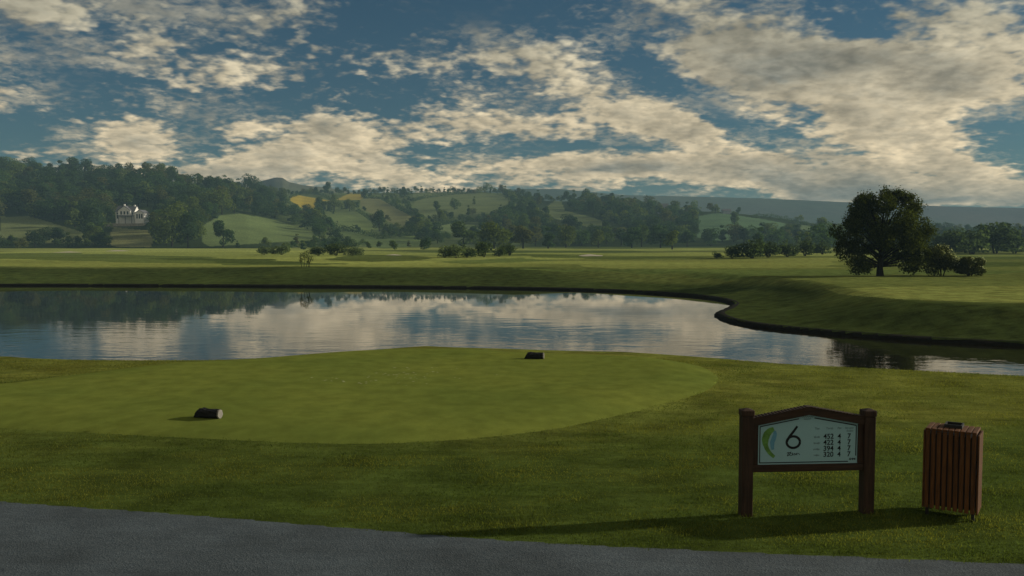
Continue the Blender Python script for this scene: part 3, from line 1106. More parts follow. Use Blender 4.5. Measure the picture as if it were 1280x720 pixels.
# shrubs and low trees standing on the flat fields
SHRUBS = [
    (556, 326, 16, 'grey-green shrub at the left end of the row on the flat fields'), (570, 326.5, 19, 'tall grey-green shrub second from the left in the row on the flat fields'),
    (584, 326, 15, 'low shrub between the two taller ones in the row on the flat fields'), (605, 325.5, 18, 'round dark shrub standing alone in the row on the flat fields'),
    (624, 324.5, 13, 'small low shrub beside the round dark one on the flat fields'), (637, 323.5, 16, 'dark shrub at the right end of the row on the flat fields'),
    (896, 327, 9, 'tiny shrub at the left end of the group left of the big lone tree'), (915, 327, 15, 'small dark shrub left of the low grey-green trees'),
    (940, 327, 26, 'rounded grey-green shrub tree, tallest of the group left of the big lone tree'), (960, 326, 22, 'grey-green shrub tree right of the tallest one in its group'),
    (984, 325, 20, 'low spreading shrub in the middle of the group left of the big lone tree'), (1006, 324, 18, 'yellowish shrub with pale tips left of the big lone tree'),
    (1028, 322, 17, 'low shrub nearest to the big lone tree on its left'),
    (1185, 322, 34, 'grey-green shrub tree behind the pale-tipped shrubs'), (1215, 322, 36, 'grey-green tree standing behind the gap right of the pale-tipped shrubs'),
    (1244, 321, 36, 'tall dark tree right of the pale trunk beyond the pale-tipped shrubs'), (1268, 321, 32, 'dark shrub tree at the right end of the row beyond the pale-tipped shrubs'),
    (330, 326, 16, 'low grey shrub left of the staked sapling beyond the bank'), (352, 326, 19, 'low grey-green shrub beyond the bank, next to the staked sapling'),
    (420, 327, 20, 'broad low shrub right of the staked sapling beyond the bank'), (440, 327, 18, 'rounded low shrub beyond the bank at the end of the grey line'),
    (398, 327, 17, 'dense low shrub just right of the staked sapling beyond the bank'),
]
for i, (px, py, hp, label) in enumerate(SHRUBS):
    X, Y, Z = ground_at(px, py - (7.5 if 300 < px < 460 else 4))[0]
    h = hp * (0.72 if 300 < px < 460 else 1.0) * Y / F
    dk = px > 890
    c = (0.040, 0.064, 0.034) if dk else (0.095, 0.135, 0.066) if 'grey' in label else ((0.09, 0.10, 0.03) if 'yellow' in label else (0.050, 0.078, 0.032))
    place_bush(X, Y, Z, h, i % 4, c, label, 'shrubs on the flat fields', 'shrub_tree' if 'tree' in label and 'staked' not in label and 'lone tree' not in label.split('shrub')[0] and hp > 20 else 'shrub', widen=1.5 if 300 < px < 460 else 1.1, rz=i * 1.3)

# ------------------------------------------------------------------ big lone tree
def px_xz(px, py, Y):
    """world x, z of a photo pixel at depth Y"""
    d = ray(px, py)
    return d[0] * Y / d[1], CAM_H + d[2] * Y / d[1]


def lone_tree():
    X0, Y0, Z0 = ground_at(1100, 345)[0]
    root = empty('broadleaf_tree', (X0, Y0, Z0))
    tag(root, 'big dark lone tree with a domed crown and bare trunk on the far bank', 'tree')
    s = Y0 / F
    rng = np.random.default_rng(42)
    # crown masses: photo centre, radii in photo pixels, depth offset in metres
    lb = [(1072, 275, 15, 17, 0.3), (1060, 297, 17, 17, -0.6), (1083, 262, 18, 15, 0.8), (1100, 257, 17, 15, -0.9), (1118, 248, 15, 13, 0.6),
          (1136, 258, 15, 14, -0.3), (1143, 277, 13, 15, 0.9), (1150, 288, 14, 10, -0.7), (1145, 303, 19, 15, 0.2), (1128, 300, 17, 15, -1.6), (1122, 322, 14, 11, 1.2), (1140, 324, 14, 12, -0.2),
          (1101, 283, 16, 17, 1.6), (1090, 292, 17, 16, -1.6), (1077, 308, 18, 14, 0.6), (1067, 322, 13, 14, -0.4), (1085, 330, 13, 10, 0.7), (1070, 335, 13, 8, -0.9),
          (1120, 275, 16, 16, -1.9), (1108, 305, 15, 11, 0.8), (1049, 290, 9, 10, 0.9), (1107, 243, 9, 8, 0.2), (1123, 242, 7, 6, 0.1), (1095, 270, 18, 14, 2.2), (1130, 285, 15, 14, 2.4), (1156, 276, 6, 6, 0), (1096, 312, 10, 7, 2), (1135, 314, 17, 13, .9), (1152, 316, 13, 13, 0), (1131, 332, 13, 10, -.8), (1150, 332, 12, 10, .5), (1078, 252, 13, 10, -.4), (1134, 247, 11, 9, .3), (1056, 312, 12, 13, .3), (1060, 280, 12, 13, -1), (1086, 249, 13, 9, .5), (1070, 263, 12, 11, -.6), (1145, 264, 11, 10, .4), (1096, 300, 14, 12, -2.2), (1112, 288, 13, 12, -2)]
    lobes = []
    for a, b, rx, rz, dy in lb:
        x, z = px_xz(a, b, Y0)
        lobes.append((x - X0, dy, z - Z0, rx * s * 0.94, rx * s * 0.97, rz * s * 0.93))
    C, D = crown_points(lobes, 36000, rng, 0.42)
    # sprays: leaf clumps around twig tips, leaving gaps between
    C = C + 0.0
    cl = rng.normal(0, 1, (2600, 3)); sel = rng.integers(0, len(C), 2600)
    tips = C[sel]
    near = rng.integers(0, 2600, 32000)
    C2 = tips[near] + rng.normal(0, 0.15, (32000, 3))
    D2 = D[sel][near]
    Call, Dall = np.concatenate([C[:12000], C2]), np.concatenate([D[:12000], D2])
    keep = Call[:, 2] > 0.05
    V, q = quads_at(Call[keep], Dall[keep] + np.array([0, 0, 0.3]), 0.18, rng, 0.62)
    obj('crown', mesh_np('crown', V, quads=q), M['leaf_hero'], root)
    mb = MB()
    H = 107 * s
    mb.tube([(0, 0, -0.3), (0.0, 0, 0.0), (-0.03, 0, 0.7), (0.05, 0.05, 1.7), (0.12, 0.1, 2.9), (0.1, 0.2, 4.4), (0.3, 0.1, 6.2)], [0.48, 0.34, 0.27, 0.24, 0.18, 0.12, 0.04], 10)
    tr = mb.build('trunk', M['bark'], root, True)
    mb = MB()
    rr = random.Random(3)
    for (x, y, z, a, b, c) in lobes:
        st = min(max(0.45 * z, 0.9), 4.0)
        m = Vector((x * .45, y * .45, st + (z - st) * .55))
        mb.tube([(0.05, 0.05, st), m + Vector((rr.uniform(-.2, .2), rr.uniform(-.2, .2), 0)), (x, y, z)], [0.10, 0.05, 0.015], 6)
    mb.build('limbs', M['bark'], root, True)
    return X0, Y0, Z0


LX, LY, LZ = lone_tree()


def tipped_shrub(px, py, wpx, hpx, seed, label):
    X, Y, Z = ground_at(px, py)[0]
    s = Y / F
    root = empty('pale_tipped_shrub', (X, Y, Z))
    tag(root, label, 'shrub', 'pale-tipped shrubs beside the lone tree')
    rng = np.random.default_rng(seed)
    w, h = wpx * s, hpx * s
    lobes = []
    for i in range(11):
        a, t = rng.random() * 6.28, rng.random()
        lobes.append((math.cos(a) * w * .3 * (1 - .4 * t), math.sin(a) * w * .28, h * (.2 + .6 * t), w * .2, w * .2, h * .22))
    C, D = crown_points(lobes, 7000, rng, 0.5)
    ok = C[:, 2] > 0.03
    V, q = quads_at(C[ok], D[ok], 0.15, rng, 0.6)
    obj('foliage', mesh_np('foliage', V, quads=q), M['leaf_shrub'], root)
    C, D = crown_points(lobes, 2600, rng, 0.95)
    k = (D[:, 2] * 0.6 + D[:, 0] * 0.8 + 0.25 * rng.normal(0, 1, len(D)) > 0.55) & (C[:, 2] > h * .35) & (C[:, 0] > -w * .1)  # paler quads kept only on the top and right of the shrub
    V, q = quads_at(C[k] * 1.03, D[k], 0.12, rng, 0.8)
    obj('pale_tips', mesh_np('pale_tips', V, quads=q), M['pale_tips'], root)
    mb = MB()
    for k in range(5):
        a = k * 1.3
        mb.tube([(.1 * math.cos(a), .1 * math.sin(a), -.2), (w * .12 * math.cos(a), w * .12 * math.sin(a), h * .3), (w * .25 * math.cos(a), w * .25 * math.sin(a), h * .65)], [.05, .04, .015], 5)
    mb.build('stem', M['bark'], root)


tipped_shrub(1177, 345, 48, 40, 1, 'larger dark shrub with pale tips on its right side, next to the big lone tree')
tipped_shrub(1212, 345, 42, 28, 2, 'smaller low shrub with pale tips, rightmost beside the big lone tree')


def sapling():
    X, Y, Z = ground_at(380, 334)[0]
    s = Y / F
    root = empty('sapling', (X, Y, Z))
    tag(root, 'spindly young sapling with thin stems alone on top of the grassy bank', 'sapling')
    h = 21 * s
    mb = MB()
    for (dx, lean) in ((-3, -1), (0, 0.5), (2.5, 2.5), (7, -1.5), (5, 3)):
        mb.tube([(dx * s, 0, -.1), ((dx + lean) * s, .05, h * .4), ((dx + lean * 1.6) * s, 0, h * .75)], [.035, .025, .01], 5)
    mb.build('stem', M['bark'], root)
    rng = np.random.default_rng(4)
    lobes = [(-2 * s, 0, h * .62, 4 * s, 4 * s, h * .3), (2 * s, .1, h * .7, 4.5 * s, 4 * s, h * .28), (8 * s, 0, h * .5, 5 * s, 4 * s, h * .2), (-4 * s, 0, h * .42, 3 * s, 3 * s, h * .15), (5 * s, 0, h * .32, 4 * s, 3 * s, h * .1)]
    C, D = crown_points(lobes, 900, rng, 0.3)
    V, q = quads_at(C, D, .10, rng, .6)
    obj('crown', mesh_np('crown', V, quads=q), M['leaf_sapling'], root)


sapling()


# ------------------------------------------------------------------ buildings on the hill
def gable(mb_w, mb_r, x0, x1, y0, y1, z0, ze, zr, along='x', over=0.35):
    """walls with gable ends and a pitched roof; along = direction of the ridge"""
    if along == 'x':
        ym = (y0 + y1) / 2
        V = [(x0, y0, z0), (x1, y0, z0), (x1, y1, z0), (x0, y1, z0), (x0, y0, ze), (x1, y0, ze), (x1, y1, ze), (x0, y1, ze), (x0, ym, zr), (x1, ym, zr)]
        mb_w.add(V, [(0, 1, 5, 4), (2, 3, 7, 6), (1, 2, 6, 9, 5), (3, 0, 4, 8, 7), (4, 5, 9, 8), (6, 7, 8, 9)])
        for sgn, yb in ((1, y0), (-1, y1)):
            k = (zr - ze) / abs(ym - yb)
            yo, zo = yb - sgn * over, ze - over * k
            A = [(x0 - over, yo, zo + .06), (x1 + over, yo, zo + .06), (x1 + over, ym, zr + .06), (x0 - over, ym, zr + .06)]
            B = [(a, b, c + .18) for a, b, c in A]
            mb_r.add(A + B, [(3, 2, 1, 0), (4, 5, 6, 7), (0, 1, 5, 4), (1, 2, 6, 5), (2, 3, 7, 6), (3, 0, 4, 7)])
    else:
        xm = (x0 + x1) / 2
        V = [(x0, y0, z0), (x1, y0, z0), (x1, y1, z0), (x0, y1, z0), (x0, y0, ze), (x1, y0, ze), (x1, y1, ze), (x0, y1, ze), (xm, y0, zr), (xm, y1, zr)]
        mb_w.add(V, [(0, 1, 5, 8, 4), (2, 3, 7, 9, 6), (1, 2, 6, 5), (3, 0, 4, 7), (5, 6, 9, 8), (7, 4, 8, 9)])
        for sgn, xb in ((1, x0), (-1, x1)):
            k = (zr - ze) / abs(xm - xb)
            xo, zo = xb - sgn * over, ze - over * k
            A = [(xo, y0 - over, zo + .06), (xm, y0 - over, zr + .06), (xm, y1 + over, zr + .06), (xo, y1 + over, zo + .06)]
            B = [(a, b, c + .18) for a, b, c in A]
            mb_r.add(A + B, [(3, 2, 1, 0), (4, 5, 6, 7), (0, 1, 5, 4), (1, 2, 6, 5), (2, 3, 7, 6), (3, 0, 4, 7)])


def white_house():
    X, Y, Z = ground_at(163, 280)[0]
    s = Y / F
    root = empty('house', (X, Y, Z))
    tag(root, 'white two-wing house with dark windows on the wooded hillside', 'house')
    u = lambda px: (px - 163) * s
    v = lambda py: (280 - py) * s
    w, r = MB(), MB()
    gable(w, r, u(145), u(168), 0, 8, -3, v(264.5), v(257.5), 'x', .3)
    gable(w, r, u(149), u(164), -1.0, 4, v(270), v(263.2), v(257.8), 'y', .3)
    gable(w, r, u(171), u(182), -2.5, 6, -3, v(266.5), v(262.8), 'y', .3)
    w.box(u(168.2), u(170.9), 1, 6, -3, v(269))
    w.build('wall', M['render'], root)
    ro = r.build('roof', M['slate'], root)
    c = MB()
    c.box(u(152), u(153.6), 3.2, 4.1, v(260), v(255)); c.build('chimney', M['render'], ro)
    c = MB(); c.box(u(165), u(166.5), 3.3, 4.2, v(260), v(256)); c.build('chimney', M['render'], ro)
    for (a, b, c_, d_, y) in ((146.2, 147.6, 269, 273, 0), (146.2, 147.6, 265.8, 268, 0), (152, 153.5, 264.5, 268, -1), (156, 157.5, 264.5, 268, -1), (160, 161.5, 264.5, 268, -1), (165.3, 166.7, 265.6, 268.4, 0),
                              (173, 174.3, 268, 273, -2.5), (176, 177.3, 268, 273, -2.5), (179, 180.3, 268, 273, -2.5)):
        f = MB(); f.box(u(a) - .15, u(b) + .15, y - .06, y + .05, v(d_) - .15, v(c_) + .15)
        fo = f.build('window', M['slate'], root)
        g = MB(); g.box(u(a), u(b), y - .09, y - .062, v(d_), v(c_)); g.build('pane', M['glass'], fo)
    p = MB()
    p.box(u(150.5), u(167.8), -3.2, -0.06, v(270.3), v(269.3))
    for k in range(3):
        xx = u(151 + k * 8)
        p.box(xx, xx + .3, -3.0, -2.7, -3, v(270.3))
    p.build('porch', M['slate'], root)
    tw = MB()
    tw.box(u(140), u(186), -9, -4, -5, v(279.5)); tw.box(u(150), u(187), -13, -9.003, -8, v(284))
    t = tw.build('terrace_wall', M['stone'], None)
    t.location = (X, Y, Z)
    tag(t, 'stepped stone terrace wall below the white house', 'wall')
    return X, Y, Z


white_house()
X, Y, Z = ground_at(828, 268)[0]
s = Y / F
hr = empty('house', (X, Y, Z - 0.5))
tag(hr, 'grey-blue house half hidden among trees below the moorland ridge', 'house')
w, r = MB(), MB()
gable(w, r, -5 * s, 7 * s, -3, 5, -3, 9 * s, 14 * s, 'x', .3)
w.build('wall', M['grey_render'], hr); r.build('roof', M['slate'], hr)
for k in range(3):
    f = MB(); f.box((-3.6 + k * 3.4) * s, (-2.2 + k * 3.4) * s, -3.08, -2.95, 3 * s, 6.5 * s); f.build('window', M['glass'], hr)
X, Y, Z = ground_at(908, 267)[0]
s = Y / F
hr = empty('barn', (X, Y, Z - 0.3))
tag(hr, 'small pale barn on the skyline above the blue-green field', 'barn')
w, r = MB(), MB()
gable(w, r, -5 * s, 5 * s, -3, 4, -3, 3.5 * s, 6 * s, 'x', .3)
w.build('wall', M['grey_render'], hr); r.build('roof', M['slate'], hr)


# ------------------------------------------------------------------ sand bunkers on the flat fields
def bunker(px, py, wpx, depth):
    X, Y, Z = ground_at(px, py)[0]
    s = Y / F
    n = 28
    V, Fc = [], []
    rr = random.Random(int(px))
    ring = []
    for k in range(n):
        a = 2 * math.pi * k / n
        q = 1 + .12 * math.sin(3 * a + px) + .07 * math.sin(5 * a)
        ring.append((wpx * .5 * s * q * math.cos(a), depth * q * math.sin(a)))
    hgt = 1.5 * s
    for f, hh in ((1.0, 0.0), (0.8, .35), (0.45, .75), (0.15, 1.0)):
        for (x, y) in ring:
            gx, gy = X + x * f, Y + y * f
            V.append((gx, gy, float(height(np.array([gx]), np.array([gy]))[0]) + .02 + hgt * hh * (0.5 + .5 * y / depth if f > .2 else .6)))
    for j in range(3):
        for k in range(n):
            Fc.append((j * n + k, j * n + (k + 1) % n, (j + 1) * n + (k + 1) % n, (j + 1) * n + k))
    Fc.append(tuple(3 * n + k for k in range(n)))
    me = bpy.data.meshes.new('sand_bunker')
    me.from_pydata(V, [], Fc)
    smooth(me)
    o = obj('sand_bunker', me, M['sand'])
    tag(o, kind='structure')


for b in ((145, 314, 26, 5), (84, 315.5, 34, 4), (738, 319.5, 30, 5), (492, 319, 18, 4)):
    bunker(*b)

# ------------------------------------------------------------------ tee markers
def log_marker(px, py, length, rad, rz, label, seed):
    X, Y, _ = ground_at(px, py)[0]
    Z = float(height(np.array([X]), np.array([Y]))[0]) + 0.012
    rng = random.Random(seed)
    seg, nl = 28, 22
    V, Fc = [], []
    for i in range(nl + 1):
        t = i / nl
        for k in range(seg):
            a = 2 * math.pi * k / seg
            rr = rad * (1 + .06 * math.sin(a * 5 + t * 3) + .05 * math.sin(a * 9 - t * 11) + rng.uniform(-.035, .035))
            if 0.28 < t < 0.42: rr *= 1 + .12 * max(0, math.cos(a - 1.9))
            y, z = rr * math.cos(a), rr * math.sin(a)
            x = (t - .5) * length
            if t < .25: x += (.25 - t) * 4 * (z / rad * .5 + .5) * .32 * length * .6
            V.append((x, y, z + rad * .93))
    for i in range(nl):
        for k in range(seg):
            k2 = (k + 1) % seg
            Fc.append((i * seg + k, (i + 1) * seg + k, (i + 1) * seg + k2, i * seg + k2))
    Fc.append(tuple(range(seg)))
    me = bpy.data.meshes.new('log_marker')
    me.from_pydata(V, [], Fc)
    o = obj('log_marker', me, M['log'], loc=(X, Y, Z))
    o.rotation_euler = (0, 0, rz)
    tag(o, label, 'tee marker', 'log tee markers on the mown tee')
    e = MB()
    P = [Vector(V[nl * seg + k]) for k in range(seg)]
    c = Vector((length * .5, 0, rad * .93))
    ring2 = [c + (p - c) * .93 + Vector((.022, 0, 0)) for p in P]
    ring1 = [c + (p - c) * .99 for p in P]
    e.add(ring1 + ring2, [(k, (k + 1) % seg, seg + (k + 1) % seg, seg + k) for k in range(seg)] + [tuple(range(seg, 2 * seg))])
    e.build('cut_end', M['log_cut'], o)
    return o


log_marker(259, 523, 0.44, 0.075, math.radians(-15), 'dark log tee marker with pale cut end on the front of the mown tee', 1)
log_marker(667, 449, 0.46, 0.078, math.radians(-9), 'dark log tee marker with pale cut end on the back rim near the water', 2)

# sand-filled divots
rng = np.random.default_rng(8)
V, Fc = [], []
n = 0
cxs = np.concatenate([rng.normal(500, 22, 30), rng.normal(430, 18, 16), rng.normal(545, 30, 14)])
cys = np.concatenate([rng.normal(471, 5, 30), rng.normal(478, 3, 16), rng.normal(466, 4, 14)])
for (X, Y, Z) in ground_at(cxs, cys):
    k = 6
    s = rng.uniform(.010, .027)
    ph = rng.random() * 6
    for j in range(k):
        a = 6.283 * j / k + ph
        V.append((X + s * 1.5 * math.cos(a) * rng.uniform(.6, 1.2), Y + s * 1.3 * math.sin(a) * rng.uniform(.6, 1.2), float(height(np.array([X]), np.array([Y]))[0]) + .019))
    Fc.append(tuple(range(n, n + k))); n += k
o = obj('divots', mesh_np('divots', V, faces=Fc), M['fleck'])
tag(o, 'scattered pale sand-filled divots on the mown tee', 'divots', kind='stuff')


# ------------------------------------------------------------------ hole sign
def text_mesh(s, size, bold=0.0, shear=0.0, align='CENTER'):
    cu = bpy.data.curves.new('txt', 'FONT')
    cu.body = s
    cu.size = size
    cu.align_x = align
    cu.align_y = 'CENTER'
    cu.extrude = 0.0008
    cu.offset = bold
    cu.shear = shear
    ob = bpy.data.objects.new('txt', cu)
    COL.objects.link(ob)
    dg = bpy.context.evaluated_depsgraph_get()
    me = bpy.data.meshes.new_from_object(ob.evaluated_get(dg))
    bpy.data.objects.remove(ob)
    bpy.data.curves.remove(cu)
    return me


def ribbon(mb, pts, w, y, t=0.0012):
    """a stroke of width w drawn on the board through x,z points"""
    P = [Vector((a, b)) for a, b in pts]
    L, R = [], []
    for i, p in enumerate(P):
        d = (P[min(i + 1, len(P) - 1)] - P[max(i - 1, 0)]).normalized()
        nrm = Vector((-d.y, d.x))
        ww = w[i] if isinstance(w, (list, tuple)) else w
        L.append(p + nrm * ww * .5); R.append(p - nrm * ww * .5)
    n = len(P)
    V = [(q.x, y, q.y) for q in L] + [(q.x, y, q.y) for q in R]
    V += [(a, y - t, c) for a, _, c in V]
    Fc = []
    for i in range(n - 1):
        Fc += [(2 * n + i, 3 * n + i, 3 * n + i + 1, 2 * n + i + 1), (i, i + 1, 2 * n + i + 1, 2 * n + i), (n + i + 1, n + i, 3 * n + i, 3 * n + i + 1)]
    mb.add(V, Fc)


def hole_sign():
    (xa, ya, za), (xb, yb, zb) = ground_at([931.5, 1086], [644, 643])
    yb = ya + 0.10
    d = math.hypot(xb - xa, yb - ya)
    root = empty('hole_sign', ((xa + xb) / 2, (ya + yb) / 2, (za + zb) / 2))
    root.rotation_euler = (0, 0, math.atan2(yb - ya, xb - xa))
    tag(root, 'dark wooden tee sign with gabled white board showing 6, beside the path', 'sign')
    s = ya / F                      # metres per photo pixel at the sign
    hx = d / 2
    pw = 0.062
    for sx, top in ((-1, 137 * s), (1, 134.5 * s)):
        p = MB()
        p.box(sx * hx - pw, sx * hx + pw, -pw, pw, -0.35, top - .085, bev=.006)
        po = p.build('post', M['wood'], root)
        c = MB()
        c.box(sx * hx - pw - .008, sx * hx + pw + .008, -pw - .008, pw + .008, top - .083, top - .014, bev=.01)
        c.add([(sx * hx - pw, -pw, top - .016), (sx * hx + pw, -pw, top - .016), (sx * hx + pw, pw, top - .016), (sx * hx - pw, pw, top - .016), (sx * hx, 0, top + .004)],
              [(0, 1, 4), (1, 2, 4), (2, 3, 4), (3, 0, 4)])
        c.build('cap', M['wood'], po)
    ix = hx - pw                    # clear half width between the posts
    z = lambda py: (643.5 - py) * s
    zb0, zb1 = z(587.5), z(578.5)
    zs, zp = z(519.5), z(506)
    # rails and stiles
    m = MB(); m.box(-ix, ix, -.045, .045, zb0, zb1, bev=.005); m.build('bottom_rail', M['wood_x'], root)
    st = 0.062
    for sx in (-1, 1):
        m = MB()
        a, b = sorted((sx * ix, sx * (ix - st)))
        m.box(a, b, -.030, .040, zb1 + .002, zs - .075, bev=.004)
        m.build('stile', M['wood'], root)
    th = 0.080
    for sx in (-1, 1):
        m = MB()
        poly = [(0, zp - th), (sx * ix, zs - th), (sx * ix, zs), (0, zp)]
        if sx < 0: poly = poly[::-1]
        m.prism_y(poly, -.048, .048)
        m.build('top_rail', M['wood_x'], root)
        # small shingle battens along the slope
        sh = MB()
        L = math.hypot(ix, zp - zs)
        ang = math.atan2(zs - zp, sx * ix)
        nn = 17
        for k in range(nn):
            t0, t1 = k / nn, (k + .80) / nn
            xx0, xx1 = sx * ix * t0, sx * ix * t1
            z0_, z1_ = zp + (zs - zp) * t0, zp + (zs - zp) * t1
            pl = [(xx0, z0_ + .001), (xx1, z1_ + .001), (xx1, z1_ + .016), (xx0, z0_ + .011)]
            if sx < 0: pl = pl[::-1]
            sh.prism_y(pl, -.056, .056)
        sh.build('ridge_batten', M['wood_x'], root)
    # board
    bx = ix - st + .006
    bm_ = MB()
    zt = lambda x: zp - th - (zp - zs) * abs(x) / ix + .004
    poly = [(-bx, zb1 - .004), (bx, zb1 - .004), (bx, zt(bx)), (0, zt(0)), (-bx, zt(bx))]
    bm_.prism_y(poly, -.018, .018)
    board = bm_.build('board', M['board'], root)
    fy = -.0185
    X = lambda px: ((px - 1009.5) / 62.5) * bx * 0.998
    zz_ = z
    z = lambda py: zz_(py - 2.0)
    # black border line, broken at the crest and at the lower right corner
    b = MB()
    lw = .0105
    e0, e1 = X(949.9), X(1069.6)
    zlo = zb1 + .020
    def zl(x): return zt(x) - .030
    ribbon(b, [(e0, zlo), (e0, zl(e0))], lw, fy)
    ribbon(b, [(e0, zl(e0)), (X(998), zl(X(998)))], lw, fy - .0003)
    ribbon(b, [(X(1017), zl(X(1017))), (e1, zl(e1))], lw * 1.15, fy - .0003)
    ribbon(b, [(e1, zl(e1)), (e1, z(571))], lw, fy)
    ribbon(b, [(e0 - lw / 2, zlo), (X(1060), zlo)], lw, fy - .0003)
    b.build('border', M['ink'], board)
    # big 6
    n6 = MB()
    cx_, cz_ = X(991.3), z(552.3)
    rx, rz = 8.6 * s, 7.4 * s
    pts = [(cx_ + rx * math.cos(a), cz_ + rz * math.sin(a)) for a in np.linspace(0, 2 * math.pi, 41)]
    ribbon(n6, pts, .026, fy)
    ribbon(n6, [(X(996.0), z(532.0)), (X(991.2), z(539)), (X(986.8), z(544.8)), (X(984.0), z(549.5)), (X(983.1), z(553))], [.024, .026, .028, .028, .02], fy - .0003)
    n6.build('number', M['ink'], board)
    # script name under it
    sc = MB()
    pts = []
    for i in range(120):
        t = i / 119
        pts.append((X(983.5 + 15 * t) + .012 * math.sin(t * 34), z(568.2) + (.022 * (1 - .75 * t) if t < .5 else .010) * math.sin(t * 29 + .5) + .004))
    ribbon(sc, pts, .0055, fy)
    ribbon(sc, [(X(984), z(570)), (X(986), z(566)), (X(989), z(564.6))], .006, fy - .0003)
    sc.build('script_name', M['ink'], board)
    # faint crest at the top
    cr = MB()
    for r0, zz in ((0, 520.3), (1, 523.0)):
        wv = 7.5 - 3 * r0
        pts = [(X(1008.2 - wv + 2 * wv * t), z(zz) + .008 * math.sin(t * 40 + r0)) for t in np.linspace(0, 1, 70)]
        ribbon(cr, pts, .004, fy)
    cr.build('crest', M['ink_faint'], board)
    # course map
    g = MB()
    cl = [(967, 535), (962, 537.5), (958.3, 542), (956.5, 548), (956.6, 554), (958.6, 560), (962.5, 566), (968, 571)]
    t = np.linspace(0, len(cl) - 1, 40)
    gx, gz = np.interp(t, range(len(cl)), [c[0] for c in cl]), np.interp(t, range(len(cl)), [c[1] for c in cl])
    ribbon(g, [(X(a), z(c)) for a, c in zip(gx, gz)], [(.045 + .035 * math.sin(math.pi * min(1, k / 26))) if k < 26 else .05 - .0012 * (k - 26) for k in range(40)], fy)
    bl = MB()
    cl = [(968, 537.5), (968.6, 542), (967, 547), (965.2, 552), (965.3, 557), (966, 561.5)]
    t = np.linspace(0, len(cl) - 1, 30)
    gx, gz = np.interp(t, range(len(cl)), [c[0] for c in cl]), np.interp(t, range(len(cl)), [c[1] for c in cl])
    ribbon(bl, [(X(a), z(c)) for a, c in zip(gx, gz)], [.028 + .022 * math.sin(math.pi * k / 29) for k in range(30)], fy - .0004)
    mg = g.build('course_map', M['map_green'], board)
    bl.build('pond_patch', M['map_blue'], board)
    # yardage table
    def put(name, s_, px, py, size, bold, m_, shear=0.0):
        me = text_mesh(s_, size, bold, shear)
        o = obj(name, me, m_, board)
        o.location = (X(px), fy - .001, z(py))
        o.rotation_euler = (math.pi / 2, 0, 0)
        return o
    for (py, a) in ((545.9, '452'), (553.6, '422'), (561.3, '394'), (569.0, '320')):
        o = put('yardage', a, 1035.2, py, .078, .0010, M['ink'])
        put('par', '4', 1048.6, py, .078, .0010, M['ink'])
        put('stroke_index', '7', 1060.8, py, .078, .0012, M['ink'])
    for px, a in ((1020.5, 'Tee'), (1036, 'Yards'), (1048.5, 'Par'), (1060.5, 'Stroke')):
        put('column_heading', a, px, 535.3, .036, .0, M['ink_faint'], .25)
    put('column_heading', 'Index', 1061.5, 538.9, .034, .0, M['ink_faint'], .25)
    rw = MB()
    for k, py in enumerate((546.4, 554.2, 562, 569.6)):
        wv = (3.6, 3.8, 4.2, 3.4)[k]
        pts = [(X(1020.5 - wv + 2 * wv * t), z(py) + .007 * math.sin(t * 33 + k * 2) * (1 + .6 * math.sin(t * 9 + k))) for t in np.linspace(0, 1, 60)]
        ribbon(rw, pts, .0045, fy)
    rw.build('tee_names', M['ink_faint'], board)
    em = MB()
    for dx, ww in ((-3.0, 2.2), (0, 2.2), (2.6, 1.8)):
        pts = [(X(1066 + dx) + ww * s * .5 * math.cos(a), z(575.2) + 1.6 * s * .6 * math.sin(a)) for a in np.linspace(0.4, 5.6, 14)]
        ribbon(em, pts, .008, fy)
    em.build('emblem', M['ink'], board)


hole_sign()


